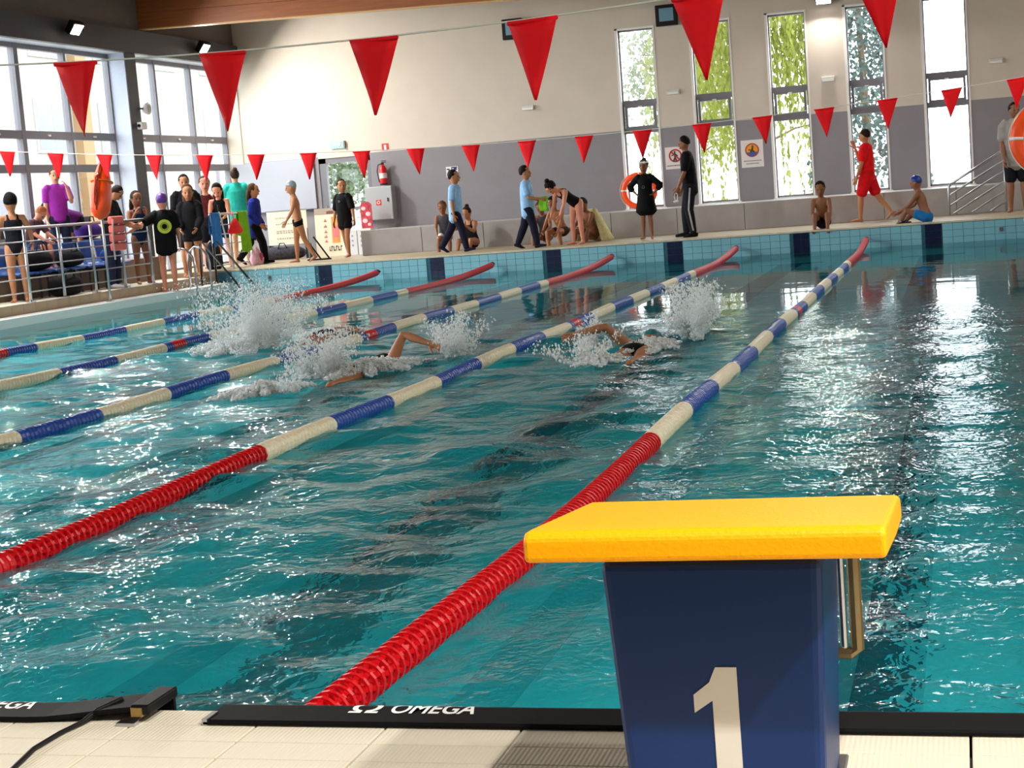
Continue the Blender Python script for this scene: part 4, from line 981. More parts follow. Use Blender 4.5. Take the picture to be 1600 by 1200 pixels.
# ------------------------------------------------------------------ things on the far wall
def wall_things():
    y = YW
    for x, z, l in ((-7.08, 3.155, 'above the middle of the grey band'), (-4.0, 3.2, 'between the first two tall windows'), (-.87, 3.17, 'between the spruce window and the weeping tree window'), (2.34, 3.22, 'beyond the last tall window')):
        t = thing('emergency_light', 'small white emergency light '+l, 'light', (x, y, z)); 
        obj('housing', G().box(-.13, .13, -.05, 0, -.05, .05), mat('pale_grey_plastic', '#cfccc6', .4), t, bevel=.01); obj('diffuser', G().box(-.11, .11, -.062, -.05, -.045, .0), mat('milky_plastic', '#ecebe8', .3), t)
    for x, z, l in ((-4.02, 4.74, 'dark square monitor high beside the first tall window'), (-7.26, 4.79, 'dark square monitor high on the cream wall above the long grey band')):
        t = thing('wall_monitor', l, 'monitor', (x, y, z))
        obj('case', G().box(-.22, .22, -.16, -.04, -.21, .21), M_black, t, bevel=.012); obj('screen', G().box(-.14, .15, -.165, -.158, -.12, .14), mat('pale_screen', '#6f9ab0', .2), t); obj('bracket', G().box(-.05, .05, -.05, 0, -.06, .06), M_dsteel, t)
    t = thing('exit_sign', 'pale green exit sign above the glazed door', 'sign', (-11.4, y, 2.735))
    obj('plate', G().box(-.17, .14, -.03, 0, -.075, .075), mat('pale_green_sign', '#9fd6bd', .4), t); obj('end_cap', G().box(.14, .175, -.05, 0, -.08, .08), M_frame, t)
    M_wh = M_white; g = G().prism([(-.14, .015), (-.08, .055), (-.08, .03), (.0, .03), (.0, 0), (-.08, 0), (-.08, -.025)], -.034, -.03); obj('arrow', g, M_wh, t)
    g = G().tube([(.06, -.032, .03), (.05, -.032, -.005), (.075, -.032, -.05)], .01, n=5); g.tube([(.05, -.032, -.005), (.025, -.032, -.045)], .01, n=5); g.tube([(.03, -.032, .02), (.09, -.032, .01)], .008, n=5); g.ball((.066, -.033, .052), .014, 6, 5); obj('running_figure', g, M_wh, t)
    t = thing('fire_sign', 'small red and white fire equipment sign above the extinguisher', 'sign', (-10.32, y, 2.605))
    obj('plate', G().box(-.075, .075, -.008, 0, -.075, .075), mat('sign_red', '#c8281e', .4), t); obj('mark', G().box(-.025, .025, -.011, -.008, -.075, .045), M_wh, t)
    t = thing('fire_extinguisher', 'red fire extinguisher hanging above the steel hose cabinet', 'extinguisher', (-10.38, y-.11, 1.80))
    obj('cylinder', G().lathe([(0, .0), (0, .07), (.02, .082), (.34, .082), (.40, .05), (.43, .025), (.43, 0)], (0, 0, 0), 'z', 16, closed=False), M_red, t, True)
    obj('base_band', G().lathe([(-.006, .06), (-.006, .084), (.03, .085), (.03, .06)], (0, 0, 0), 'z', 14), M_black, t)
    v = G(); v.box(-.025, .025, -.025, .025, .43, .47); v.box(-.02, .08, -.012, .012, .47, .485); v.box(-.02, .09, -.012, .012, .50, .515); obj('valve', v, M_black, t)
    obj('hose', G().tube([(-.02, -.02, .45), (-.09, -.03, .43), (-.12, -.03, .3), (-.10, -.03, .12), (-.085, -.03, .06)], .011, n=6), M_black, t, True)
    obj('label_band', G().lathe([(.14, .0835), (.25, .0835)], (0, 0, 0), 'z', 16, closed=False), mat('label_white', '#e6d5cf', .5), t); obj('bracket', G().box(-.05, .05, .07, .11, .2, .24), M_dsteel, t)
    t = thing('hose_cabinet', 'grey steel fire hose cabinet with a red square symbol', 'cabinet', (-10.48, y, 1.06))
    M_cab = mat('cabinet_grey', '#a9a9aa', .45, .3)
    obj('body', G().box(-.31, .31, -.24, 0, 0, .71), M_cab, t, bevel=.008)
    d = obj('door', G().box(-.30, .30, -.255, -.241, .01, .70), M_cab, t, bevel=.004); obj('latch', G().box(.2, .225, -.27, -.255, .38, .46), M_black, d)
    s = obj('symbol', G().box(-.06, .055, -.259, -.255, .31, .425), M_red, t); g = G()
    for a in range(12):
        q = 2*PI*a/12; g.box(-.005+.03*math.cos(q)-.007, -.005+.03*math.cos(q)+.007, -.2615, -.259, .37+.03*math.sin(q)-.007, .37+.03*math.sin(q)+.007)
    obj('reel_mark', g, M_wh, s)
    # depth plate
    t = thing('depth_plate', 'small white plate with dark blue characters above the first striding boy', 'sign', (-8.85, y, 1.97))
    obj('plate', G().box(-.14, .13, -.008, 0, -.12, .10), M_wh, t)
    M_ink = mat('dark_blue_ink', '#1d1a5a', .5); g = G(); g.box(-.125, -.065, -.011, -.008, .035, .06); g.box(-.085, -.06, -.011, -.008, -.07, .06); g.box(-.045, -.03, -.011, -.008, -.09, -.05); g.box(-.02, .0, -.011, -.008, -.02, .07); g.box(-.02, .11, -.011, -.008, .065, .09); g.box(.03, .10, -.011, -.008, .02, .065); g.box(.01, .1, -.011, -.008, -.09, -.07)
    obj('characters', g, M_ink, t)
    # prohibition signs
    M_rr = mat('sign_ring_red', '#b3242a', .5)
    def ring(t, cx, cz, r0, r1, m, nm='ring'):
        g = G(); n = 28; vs = []; fs = []
        for k in range(n):
            a = 2*PI*k/n
            for r in (r0, r1):
                for e in (-.014, -.008): vs.append((cx+r*math.cos(a), e, cz+r*math.sin(a)))
        for k in range(n):
            a, b = 4*k, 4*((k+1) % n); fs += [(a, b, b+2, a+2), (a+1, a+3, b+3, b+1), (a, a+1, b+1, b), (a+2, b+2, b+3, a+3)]
        obj(nm, g.add(vs, fs), m, t)
    t = thing('prohibition_sign', 'white sign with a red ring and a crossed-out figure behind the tall black T-shirt figure', 'sign', (-4.05, y, 1.865))
    obj('plate', G().box(-.20, .20, -.008, 0, -.225, .225), mat('sign_paper', '#e4dcd8', .6), t); ring(t, .01, .045, .105, .135, M_rr)
    g = G(); g.tube([(.0, -.011, .13), (.0, -.011, .10)], .016, n=6); g.tube([(0, -.011, .09), (0, -.011, .0), (-.035, -.011, -.065)], .016, n=6); g.tube([(0, -.011, .0), (.035, -.011, -.065)], .014, n=6); g.tube([(-.06, -.011, .05), (0, -.011, .08), (.055, -.011, .04)], .013, n=6); obj('figure', g, mat('sign_ink', '#4d3a3a', .6), t)
    obj('slash', G().tube([(-.085, -.014, .135), (.1, -.014, -.045)], .013, n=6), M_rr, t)
    g = G()
    for k in range(14):
        if k in (6, 7): continue
        g.box(-.175+.025*k, -.158+.025*k, -.0105, -.008, -.165, -.145)
    obj('caption', g, mat('sign_ink', '#4d3a3a', .6), t); obj('red_caption', G().box(-.025, .02, -.0105, -.008, -.165, -.145), M_rr, t)
    t = thing('warning_sign', 'white sign with a red ring over an orange and blue picture', 'sign', (-2.465, y, 1.825))
    obj('plate', G().box(-.225, .225, -.008, 0, -.275, .275), mat('sign_paper', '#e4dcd8', .6), t); ring(t, .0, .07, .118, .14, M_rr)
    disk = lambda a0, a1: [(.118*math.cos(a0+(a1-a0)*k/16), .07+.118*math.sin(a0+(a1-a0)*k/16)) for k in range(17)]
    obj('orange_field', G().prism(disk(-.35, PI+.35), -.0105, -.008), mat('sign_orange', '#eea128', .6), t)
    obj('blue_field', G().prism(disk(PI+.35, 2*PI-.35), -.0105, -.008), mat('sign_blue', '#3d5fa8', .6), t)
    g = G(); g.tube([(.01, -.013, .12), (.0, -.013, .07), (-.03, -.013, .03)], .018, n=6); g.tube([(0, -.013, .07), (.04, -.013, .03)], .016, n=6); g.ball((.012, -.013, .148), .018, 6, 5); g.tube([(-.07, -.013, .08), (-.02, -.013, .07)], .012, n=5); obj('figure', g, mat('sign_dark', '#4a3222', .6), t)
    g = G()
    for r in range(2):
        for k in range(14 if r == 0 else 10): g.box(-.18+.026*k+.05*r, -.163+.026*k+.05*r, -.0105, -.008, -.155-.055*r, -.135-.055*r)
    obj('caption', g, mat('sign_ink2', '#6a6a70', .6), t)
wall_things()

def lifebuoy(loc, rot, R, r, lab):
    t = thing('lifebuoy', lab, 'lifebuoy', loc); t.rotation_euler = rot
    g = G(); n, m = 36, 12; vs = []; fs = []
    for i in range(n):
        a = 2*PI*i/n
        for j in range(m):
            b = 2*PI*j/m; q = R-r+r*math.cos(b); vs.append((q*math.cos(a), r*.75*math.sin(b), q*math.sin(a)))
    for i in range(n):
        for j in range(m): fs.append((i*m+j, ((i+1) % n)*m+j, ((i+1) % n)*m+(j+1) % m, i*m+(j+1) % m))
    obj('ring', g.add(vs, fs), M_orange, t, True)
    for k in range(4):
        a0 = PI/4*0+k*PI/2; b = G(); pts = [((R-r)*math.cos(a0+d), 0, (R-r)*math.sin(a0+d)) for d in (-.05, 0, .05)]
        b.tube(pts, (r*1.03, r*.79), lat=(math.cos(a0), 0, math.sin(a0)), n=14, cap=False); obj('band', b, M_white, t, True)
    pts = []
    for i in range(49):
        a = 2*PI*i/48; pts.append(((R+.012-.035*abs(math.sin(2*a))+.03*abs(math.sin(2*a)))*math.cos(a), -r*.5, (R+.012)*math.sin(a)))
    obj('grab_line', G().tube(pts, .006, n=5), mat('grab_rope', '#d8cfc0', .8), t)
lifebuoy((-4.83, YW-.08, 1.255), (0, .06, 0), .385, .062, 'orange lifebuoy hanging before the first tall window')
lifebuoy((2.73, 19.5, 1.56), (0, .05, 0), .50, .088, 'large orange lifebuoy hung on a post by the ladder')
t = thing('lifebuoy_post', 'steel post carrying the large orange lifebuoy', 'post', (2.86, 19.62, ZF-.02))
obj('pole', G().tube([(0, 0, 0), (0, 0, 1.75)], .024, n=10), M_steel, t); obj('foot_plate', G().lathe([(0, 0), (0, .08), (.012, .08), (.012, 0)], (0, 0, 0), 'z', 14, closed=False), M_steel, t); obj('hook', G().tube([(0, 0, 1.68), (-.06, -.03, 1.68), (-.10, -.06, 1.64), (-.13, -.1, 1.66)], .010, n=6), M_steel, t)

# ------------------------------------------------------------------ railings, ladders
def railing(y0, y1, posts, lab, post_r=.024):
    t = thing('railing', lab, 'railing', (-12.33, 0, ZL))
    obj('top_rail', G().tube([(0, y0, 1.15), (0, y1, 1.15)], .026, n=10), M_steel, t, True)
    for k, z in enumerate((.94, .76, .57, .37, .16)): obj('bar', G().tube([(0, y0, z), (0, y1, z)], .0105, n=8), M_steel, t, True)
    for y in posts:
        p = obj('post', G().tube([(0.0, y, 0), (0.0, y, 1.14)], post_r, n=10), M_steel, t, True); obj('foot_plate', G().box(-.06, .06, y-.05, y+.05, 0, .012), M_steel, p)
railing(8.9, 23.05, [9.0+1.0*k for k in range(15)], 'long steel railing in front of the seats')
railing(25.5, 27.2, [25.55, 26.35, 27.15], 'short steel railing hung with towels and bags')
def ladders():
    for x0, yy, lab in ((0, (23.45, 24.05), 'steel ladder with two arched handrails at the white ledge'),):
        t = thing('pool_ladder', lab, 'ladder', (XL, yy[0], .13))
        for k, y in enumerate(yy):
            d = y-yy[0]
            obj('handrail', G().tube([(-.34, d, 0), (-.34, d, .47), (-.31, d, .65), (-.2, d, .74), (-.06, d, .71), (.05, d, .57), (.08, d, .4), (.085, d, -1.2)], .021, n=10), M_steel, t, True)
        for z in (-.25, -.52, -.8): obj('tread', G().box(.05, .12, 0, .6, z, z+.03), M_steel, t)
    t = thing('step_handrail', 'pair of dark slanted handrails running down into the pool behind the arched ladder', 'handrail', (XL, 24.45, .13))
    for d in (0, .62):
        obj('rail', G().tube([(-.30, d, .0), (-.30, d, .76), (-.22, d, .80), (.42, d, -.02), (.46, d, -.15), (.40, d, -.6)], .02, n=8), mat('black_rail', '#1c1a1a', .4, .3), t, True)
    t = thing('pool_ladder', 'steel ladder in the corner by the large lifebuoy', 'ladder', (XR, 23.9, ZF-.02))
    for d in (0, .55):
        obj('handrail', G().tube([(.4, d, 0), (.4, d, .5), (.34, d, .68), (.2, d, .74), (.05, d, .66), (-.10, d, .25), (-.2, d, -.02), (-.12, d, -.3), (-.1, d, -1.4)], .021, n=10), M_steel, t, True)
    for z in (-.6, -.87, -1.15): obj('tread', G().box(-.14, -.07, 0, .55, z, z+.03), M_steel, t)
    t = thing('stair_railing', 'slanted steel stair railing with five parallel bars before the last tall window', 'railing', (1.36, 27.9, ZF))
    obj('post', G().tube([(0, 0, .0), (0, 0, .50), (.03, 0, .565), (.08, 0, .60)], .022, n=10), M_steel, t, True)
    obj('top_rail', G().tube([(.08, 0, .60), (1.0, 0, 1.12)], .026, n=10), M_steel, t, True)
    obj('post', G().tube([(1.0, 0, 0.0), (1.0, 0, 1.12)], .022, n=10), M_steel, t, True)
    for k in range(5):
        b = .37-.185*k; x0 = 0 if b > .04 else (.04-b)/.565
        obj('bar', G().tube([(x0, 0, b+.565*x0), (1.0, 0, b+.565)], .017, n=8), M_steel, t, True)
    t = thing('trolley_handle', 'pair of dark slanted bars on a stand in front of the tall poster board', 'stand', (-11.1, 27.4, ZF))
    obj('upright', G().tube([(-.03, 0, 0), (-.03, 0, .66)], .014, n=6), M_steel, t)
    for d in (0, .16): obj('bar', G().tube([(-.10+d, d*.4, .47), (.2+d, d*.4, .03)], .018, n=6), mat('black_rail', '#1c1a1a', .4, .3), t)
    obj('foot', G().box(-.08, .4, -.02, .09, 0, .03), M_black, t)
ladders()

# ------------------------------------------------------------------ rescue gear
def rescue():
    t = thing('rescue_post', 'thin steel post standing on the white ledge under the rescue buoy', 'post', (-11.98, 20.8, .13))
    obj('pole', G().tube([(0, 0, 0), (0, 0, 1.42)], .021, n=10), M_steel, t, True); obj('foot_plate', G().box(-.05, .05, -.05, .05, 0, .012), M_steel, t); obj('hook', G().tube([(0, 0, 1.4), (.03, .02, 1.46), (.05, .05, 1.40)], .010, n=6), M_steel, t)
    t = thing('rescue_buoy', 'orange torpedo rescue buoy with a yellow strap hung on the thin steel post', 'rescue buoy', (-11.97, 20.72, 1.50)); t.rotation_euler = (math.radians(-18), 0, 0)
    z = [(0, .045), (.03, .12), (.12, .185), (.30, .205), (.5, .195), (.7, .16), (.86, .11), (.96, .07), (1.02, .03)]
    obj('float', G().tube([(0, 0, a) for a, b in z], [(b*.8, b) for a, b in z], lat=(1, 0, 0), n=16), M_orange, t, True)
    for s in (-1, 1): obj('handle', G().tube([(0.02, s*.16, .16), (.02, s*.24, .22), (.02, s*.245, .62), (.02, s*.145, .72)], (.014, .024), lat=(1, 0, 0), n=8), M_orange, t, True)
    obj('strap', G().tube([(.15*math.cos(a), .19*math.sin(a), .62+.02*math.sin(a)) for a in np.linspace(0, 2*PI, 20)], (.008, .03), lat=(0, 0, 1), n=6), mat('amber_strap', '#e88a12', .6), t, True)
    obj('tow_line', G().tube([(.03, -.17, .1), (.05, -.23, .3), (.04, -.22, .55), (.03, -.16, .8), (.02, -.08, .97), (.0, -.12, 1.06)], .014, n=6), mat('maroon_line', '#7a1f22', .7), t, True)
    v = thing('rescue_vest', 'coral red padded vest with white strap hanging on the long railing', 'vest', (-12.27, 21.68, .92))
    for k in range(4): obj('pad', G().box(-.0, .09, -.20+.02*k*0, .22, .02+.15*k, .155+.15*k), mat('coral_foam', '#f0675c', .6), v, bevel=.03, seg=3)
    for k in range(3): obj('belt', G().box(.085, .10, -.22, .23, .142+.15*k, .165+.15*k), mat('maroon_belt', '#8e2b2b', .7), v)
    obj('strap', G().tube([(.10, -.19, .55), (.10, -.25, .2), (.09, -.22, -.12)], (.03, .008), lat=(0, 1, 0), n=6), mat('pale_strap', '#e2c9c6', .7), v, True)
rescue()

# ------------------------------------------------------------------ seats and bags
def seats():
    Mb = mat('blue_seat_plastic', '#27539b', .35); Mk = mat('dark_seat_plastic', '#2b3038', .4)
    def seat(m, loc, lab, grp, first=[None, None], idx=0):
        if first[idx] is None:
            t = thing('plastic_seat', lab, 'seat', loc, 0, grp)
            obj('shell', G().prism([(-.20, .42), (.20, .40), (.22, .44), (-.12, .46), (-.20, .56), (-.25, .86), (-.29, .86), (-.25, .50)], -.215, .215, 'xz'), m, t, bevel=.02, seg=2)
            obj('bracket', G().box(-.14, .14, -.03, .03, .36, .42), M_dsteel, t)
            for q in (-.15, .15): obj('leg', G().tube([(0, q, 0), (0, q, .38)], .018, n=8), M_dsteel, t)
            first[idx] = t; return t
        t = copy_tree(first[idx]); t.location = loc; t['label'] = lab; return t
    ordn = ['first', 'second', 'third', 'fourth', 'fifth', 'sixth', 'seventh', 'eighth']
    for k in range(7): seat(Mb, (-12.95, 19.65+.53*k, ZL), 'blue plastic seat, %s along the front row from the black swimsuit woman' % ordn[k], 'blue seats in the front row')
    for k in range(6): seat(Mk, (-13.55, 19.5+.5*k+(.0 if k < 4 else 1.4), .72), 'dark plastic seat, %s along the back row on the seating step' % ordn[k], 'dark seats in the back row', idx=1)
    def bag(loc, sz, col, lab, rz=0):
        t = thing('bag', lab, 'bag', loc, rz); a, b, c = sz
        g = G().tube([(0, -b/2, c*.45), (0, -b*.3, c*.5), (0, b*.3, c*.5), (0, b/2, c*.45)], [(a*.4, c*.42), (a*.5, c*.5), (a*.5, c*.5), (a*.4, c*.42)], lat=(1, 0, 0), n=12)
        obj('body', g, cloth(col), t, True); obj('handle', G().tube([(a*.3, -b*.2, c*.85), (a*.3, -b*.1, c*1.3), (a*.3, b*.1, c*1.3), (a*.3, b*.2, c*.85)], .012, n=6), cloth('#202024'), t, True)
        obj('zip', G().tube([(.02, -b*.36, c*.985), (.02, b*.36, c*.985)], .006, n=5), M_steel, t)
    bag((-12.92, 20.2, .735), (.36, .62, .34), '#0e0e12', 'black sports bag on the front seats near the swimsuit woman')
    bag((-12.92, 21.25, .735), (.36, .5, .30), '#15151c', 'black sports bag on the front seats near the coral vest')
    bag((-12.62, 20.55, ZL), (.30, .7, .34), '#0b0b0e', 'long black holdall on the deck behind the railing')
    bag((-12.92, 22.65, .735), (.3, .36, .26), '#2b52a0', 'blue and grey bag on the last front seat')
    bag((-13.5, 22.95, 1.17), (.34, .5, .30), '#4a2c86', 'purple bag on the back row beside the bending person')
    # towels and bags on the short railing
    def drape(lab, cat, y0, y1, z0, z1, col, seed):
        g = G(); nx, nz = 9, 8; vs = []; r = random.Random(seed)
        for side in (1, -1):
            for j in range(nz):
                f = j/(nz-1); zz = z1-(z1-z0)*f*(1 if side > 0 else .6)
                for i in range(nx):
                    u = i/(nx-1); vs.append((-12.33+side*(.032+.012*math.sin(u*11+seed)*f+.02*f), y0+(y1-y0)*(u+(u-.5)*.25*f), zz+.02*math.sin(u*5+seed)*f))
        fs = []
        for s_ in (0, nx*nz):
            for j in range(nz-1):
                for i in range(nx-1): a = s_+j*nx+i; fs.append((a, a+1, a+nx+1, a+nx))
        for i in range(nx-1): fs.append((i, nx*nz+i, nx*nz+i+1, i+1))
        o = obj(cat.replace(' ', '_'), g.add(vs, fs), cloth(col), None, True)
        s_ = o.modifiers.new('thick', 'SOLIDIFY'); s_.thickness = .008; tag(o, lab, cat)
    drape('bright green towel hanging over the short railing', 'towel', 26.75, 27.15, .66, 1.47, '#7cc520', 2)
    drape('blue patterned towel hanging over the short railing', 'towel', 25.52, 25.85, .82, 1.47, '#2f7fd0', 5)
    t = thing('shoulder_bag', 'red triangular bag hanging from the short railing', 'bag', (-12.26, 26.45, 1.05))
    obj('body', G().tube([(0, 0, 0), (0, 0, .04), (0, 0, .2), (0, 0, .27)], [(.05, .32), (.06, .33), (.05, .15), (.03, .06)], lat=(1, 0, 0), n=12), cloth('#ee2f36'), t, True); obj('strap', G().tube([(0, -.05, .26), (-.02, -.02, .4), (-.06, .0, .42), (-.05, .03, .3)], .01, n=6), cloth('#e46a6a'), t, True)
    t = thing('backpack', 'black backpack on the deck by the short railing', 'bag', (-12.62, 26.1, ZF))
    obj('body', G().tube([(0, 0, .02), (0, 0, .1), (0, 0, .42), (0, 0, .52)], [(.13, .17), (.15, .2), (.13, .18), (.07, .1)], lat=(1, 0, 0), n=12), cloth('#14161c'), t, True); obj('pocket', G().tube([(.12, 0, .08), (.13, 0, .26)], [(.05, .14), (.04, .12)], lat=(1, 0, 0), n=10), cloth('#20242c'), t, True); obj('strap', G().tube([(.0, -.05, .5), (.0, 0, .6), (0, .05, .5)], .012, n=6), cloth('#101014'), t, True)
    t = thing('swim_bag', 'pink and white drawstring bag on the deck under the green towel', 'bag', (-12.2, 27.2, ZF))
    obj('body', G().tube([(0, 0, .02), (0, 0, .12), (0, 0, .26), (0, 0, .34)], [(.12, .15), (.14, .18), (.09, .1), (.03, .03)], lat=(1, 0, 0), n=12), cloth('#f0b9c8'), t, True); obj('panel', G().ball((.12, -.03, .16), (.02, .07, .09), 8, 6), cloth('#c04a78'), t, True); obj('cord', G().tube([(0, 0, .33), (.02, .03, .45), (0, -.03, .5), (0, -.01, .34)], .006, n=5), cloth('#ffffff'), t, True)
    t = thing('white_pole', 'thin white pole leaning against the short railing', 'pole', (-12.18, 25.95, ZF-.08)); obj('shaft', G().tube([(0, .12, 0), (-.11, -.1, 1.2)], .016, n=8), M_white, t); obj('grip', G().tube([(-.11, -.1, 1.2), (-.115, -.11, 1.32)], .019, n=8), M_black, t)
seats()

# ------------------------------------------------------------------ posters and boxes by the far wall
def posters():
    M_p = mat('cream_board', '#e6ddc4', .6)
    t = thing('banner', 'low cream banner with faint grey lettering under the pale board', 'banner', (-12.42, 29.5, .68)); obj('sheet', G().box(-.5, .42, 0, .02, 0, .72), M_p, t)
    g = G(); r = random.Random(4)
    for row, z in enumerate((.56, .43, .28, .24, .12)):
        x = -.3
        while x < .3: w = r.uniform(.02, .06); g.box(x, x+w, -.003, 0, z, z+.03); x += w+.02
    obj('lettering', g, mat('faint_ink', '#b3a894', .7), t)['kind'] = 'stuff'; obj('frame', G().box(-.52, .44, -.005, .03, -.02, .0).box(-.52, .44, -.005, .03, .72, .74), M_frame, t)
    obj('foot', G().box(-.5, -.46, -.1, .15, -.315, 0).box(.38, .42, -.1, .15, -.315, 0), M_dsteel, t)
    t = thing('gear_bag', 'long dark patterned bag lying under the cream banner', 'bag', (-12.4, 29.1, ZF)); obj('body', G().tube([(-.45, 0, .14), (-.3, 0, .15), (.3, 0, .15), (.42, 0, .13)], [(.1, .1), (.14, .14), (.14, .14), (.1, .1)], lat=(0, 1, 0), n=12), mat('dark_pattern', '#2a2630', .8, noise=.8, nscale=18), t, True); obj('handle', G().tube([(-.1, -.1, .25), (-.05, -.12, .36), (.05, -.12, .36), (.1, -.1, .25)], .012, n=6), M_black, t)
    t = thing('poster_board', 'tall cream poster board with an orange and pink picture behind the swim trunks boy', 'poster', (-11.46, 29.4, ZF)); t.rotation_euler = (math.radians(-3), 0, 0)
    obj('board', G().box(-.33, .33, 0, .025, 0, 1.03), M_p, t); obj('header', G().box(-.33, .33, -.003, 0, .90, 1.03), mat('taupe_print', '#a8988a', .6), t)
    r = random.Random(9); g = G(); x = -.05
    for k in range(5): w = r.uniform(.04, .055); g.box(x, x+w, -.006, -.003, .905, .905+.07*r.uniform(.8, 1)); x += w+.004
    obj('title', g, mat('brown_print', '#7a4434', .6), t)
    g = G()
    for k, z in enumerate((.74, .62, .5, .4, .3)): g.box(-.12-.01*(k % 2), -.06, -.004, 0, z, z+.03); g.box(-.10, -.08, -.004, 0, z+.03, z+.06)
    obj('small_print', g, mat('red_print', '#c46a60', .6), t)
    obj('picture', G().box(.05, .23, -.004, 0, .28, .84), mat('orange_print', '#e8964a', .6, noise=.25, nscale=9), t); obj('picture_centre', G().tube([(.14, -.004, .40), (.15, -.004, .52), (.13, -.004, .64)], (.07, .004), lat=(1, 0, 0), n=10), mat('pink_print', '#e0787a', .6), t)
    g = G(); x = -.03
    for k in range(6):
        w = r.uniform(.03, .05); g.box(x, x+w*.35, -.004, 0, .11, .21); g.box(x, x+w, -.004, 0, .11+.08*(k % 2), .14+.08*(k % 2)); x += w+.012
    obj('bottom_words', g, mat('olive_print', '#4c4a38', .6), t)
    for k, (x, lab) in enumerate(((-10.98, 'white box beside the tall poster board'), (-10.66, 'white box below the red figure cut-out'))):
        t = thing('white_box', lab, 'box', (x, 29.35, ZF)); obj('carton', G().box(-.15, .15, 0, .3, 0, .50), mat('white_card', '#dedfe4', .6), t); obj('lid', G().box(-.156, .156, -.006, .306, .50, .54), M_white, t)
        g = G()
        for q in range(3): g.box(-.09, -.05, -.003, 0, .36-.1*q, .41-.1*q); g.box(.03, .07, -.003, 0, .38-.1*q, .42-.1*q)
        obj('print', g, mat('grey_print', '#a3a6b2', .6), t)
    t = thing('figure_board', 'red patterned display board standing on the white box', 'display board', (-10.60, 29.42, ZF+.54)); obj('board', G().prism([(-.12, 0), (.13, 0), (.13, .5), (.06, .56), (-.08, .55), (-.12, .48)], 0, .02), mat('red_pattern', '#c23a48', .6, noise=.5, nscale=10), t)
    for k, (x, z, q) in enumerate(((-.05, .42, .05), (.05, .3, .06), (-.03, .16, .06), (.06, .08, .04))): obj('patch', G().ball((x, -.002, z), (q, .006, q*.8), 8, 6), mat('pale_patch', '#e9c9cc', .6), t)
    # shoes on the pool edge
    for q in (0, 1):
        t = thing('flip_flop', ['dark flip-flop standing beside the boy in the blue cap', 'dark flip-flop lying next to its pair by the boy in the blue cap'][q], 'shoe', (.55+.07*q, 25.45+.06*q, ZF+.004)); t.rotation_euler = (0, math.radians(-20 if q == 0 else 0), .4)
        obj('sole', G().prism([(-.12, -.03), (-.04, -.04), (.09, -.045), (.13, 0), (.09, .045), (-.04, .036), (-.12, .03)], 0, .022, 'xy'), M_black, t); obj('strap', G().tube([(0, -.042, .02), (.02, -.03, .06), (.05, 0, .07), (.02, .03, .06), (0, .04, .02)], (.018, .005), lat=(1, 0, 0), n=6), mat('grey_strap', '#8a8a90', .5), t)
    # on the dark column
    t = thing('round_speaker', 'round white speaker mounted on the dark column', 'speaker', (XC+.02, 25.60, 3.57)); obj('arm', G().tube([(0, -.06, 0), (.05, .02, 0), (.06, .12, 0)], .018, n=6), M_dsteel, t); obj('drum', G().lathe([(-.06, 0), (-.06, .09), (.03, .12), (.05, .105), (.045, 0)], (.08, .14, 0), 'x', 16, closed=False), M_white, t, True)
    obj('grille', G().lathe([(.046, 0), (.05, .06), (.048, .095)], (.08, .14, 0), 'x', 16, closed=False), mat('grey_grille', '#b8b4b0', .6), t)
    t = thing('wall_camera', 'small white camera box on the dark column below the round speaker', 'camera', (XC+.02, 25.45, 3.24)); obj('box', G().box(0, .10, -.02, .2, -.07, .07), M_white, t, bevel=.01); obj('lens', G().lathe([(-.03, 0), (-.03, .03), (0, .03), (0, 0)], (.05, -.02, 0), 'y', 10, closed=False), M_black, t)
    t = thing('loudspeaker', 'black loudspeaker box high on the wall above the glazing', 'speaker', (XC+.11, 20.6, 5.18)); obj('cabinet', G().box(0, .34, -.28, .28, 0, .42), M_black, t, bevel=.02); obj('grille', G().box(.34, .35, -.24, .24, .04, .38), mat('olive_grille', '#5a5748', .6), t)
posters()

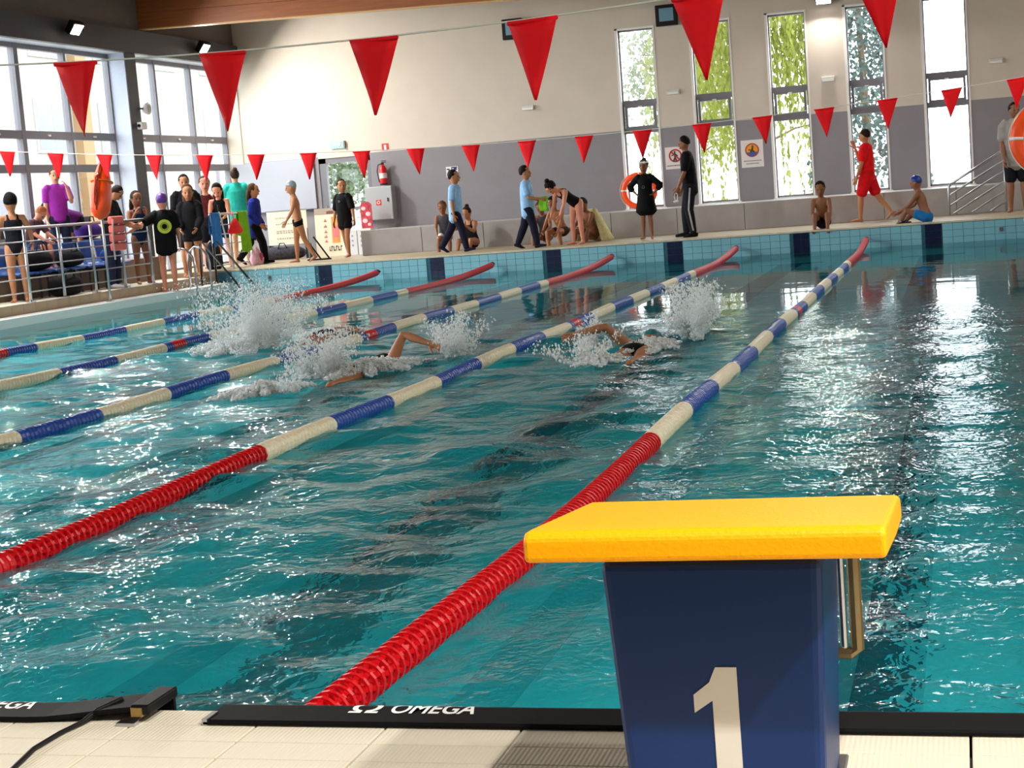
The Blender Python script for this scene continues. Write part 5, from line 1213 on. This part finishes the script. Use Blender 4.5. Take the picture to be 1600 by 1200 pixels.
# ------------------------------------------------------------------ spray
def splashes():
    m = bpy.data.materials.new('white_spray'); m.use_nodes = True; nt = m.node_tree; b = nt.nodes['Principled BSDF']
    b.inputs['Base Color'].default_value = (.95, .97, .97, 1); b.inputs['Roughness'].default_value = .35
    mx = nt.nodes.new('ShaderNodeMixShader'); tl = nt.nodes.new('ShaderNodeBsdfTranslucent'); tl.inputs[0].default_value = (.95, .97, .97, 1); mx.inputs[0].default_value = .45
    nt.links.new(b.outputs[0], mx.inputs[1]); nt.links.new(tl.outputs[0], mx.inputs[2]); nt.links.new(mx.outputs[0], nt.nodes['Material Output'].inputs[0])
    OV = [(1, 0, 0), (-1, 0, 0), (0, 1, 0), (0, -1, 0), (0, 0, 1), (0, 0, -1)]; OF = [(0, 2, 4), (2, 1, 4), (1, 3, 4), (3, 0, 4), (2, 0, 5), (1, 2, 5), (3, 1, 5), (0, 3, 5)]
    def splash(label, lobes):
        g = G()
        def drop(c, s, e=(1, 1, 1)):
            M = Euler(rng.random(3)*6.28).to_matrix() if s > .012 else None
            vs = []
            for o in OV:
                v = Vector((o[0]*s*e[0], o[1]*s*e[1], o[2]*s*e[2]))
                if M is not None: v = M @ v
                vs.append((c[0]+v[0], c[1]+v[1], c[2]+v[2]))
            g.add(vs, OF)
        for (cx, cy, rx, ry, h, n, kind) in lobes:
            jets = [(rng.normal(0, .45), rng.normal(0, .45), rng.uniform(.35, 1)) for _ in range(13)]
            for i in range(int(n*1.9)):
                if kind == 'spray':
                    jx, jy, jh = jets[int(rng.integers(13))]; f = rng.random()**1.25; sp = .10+.35*f
                    x = cx+rx*(jx*(.5+.8*f)+rng.normal(0, sp*.55)); y = cy+ry*(jy*(.5+.8*f)+rng.normal(0, sp*.55)); z = .0+h*jh*f*(1-.25*f)*1.25+abs(rng.normal(0, .02))
                    s = (.0030+.0085*rng.random()**2.5)*(1.25-.6*f)
                    drop((x, y, z), s, (1, 1, 1+1.5*rng.random()))
                else:
                    a = rng.random()*6.283; q = math.sqrt(rng.random()); lump = .6+.4*math.sin(a*3+cx)*math.cos(a*5)
                    x = cx+rx*q*math.cos(a)*lump; y = cy+ry*q*math.sin(a)*lump
                    s = .004+.011*rng.random()**2; drop((x, y, h*rng.random()*(1-q*.8)+.008), s, (1.3, 1.3, .7))
        o = obj('splash', g, m, None, True); tag(o, label, 'splash', kind='stuff')
    splash('tallest white splash thrown up by the kicking legs', [(-5.55, 12.35, .45, 1.1, .78, 6000, 'spray'), (-5.6, 11.9, .6, 1.1, .16, 3200, 'foam'), (-5.3, 12.0, .2, .4, 1.0, 500, 'spray'), (-5.1, 13.4, .4, .6, .10, 500, 'foam')])
    splash('white splash around the swimmer lifting a bent right arm', [(-3.5, 9.0, .30, .35, .44, 2000, 'spray'), (-2.62, 10.0, .22, .4, .42, 1700, 'spray'), (-3.15, 9.2, .55, .8, .13, 3000, 'foam'), (-3.55, 8.0, .38, .55, .10, 2600, 'foam'), (-3.3, 7.9, .15, .2, .35, 160, 'spray')])
    splash('white splash beside the swimmer with the teal cap', [(-.70, 10.75, .28, .6, .62, 4200, 'spray'), (-.95, 10.0, .4, .6, .09, 1800, 'foam'), (-1.2, 9.1, .35, .45, .07, 900, 'foam'), (-1.35, 9.3, .25, .4, .22, 600, 'spray'), (-1.5, 10.2, .12, .15, .32, 500, 'spray')])
splashes()
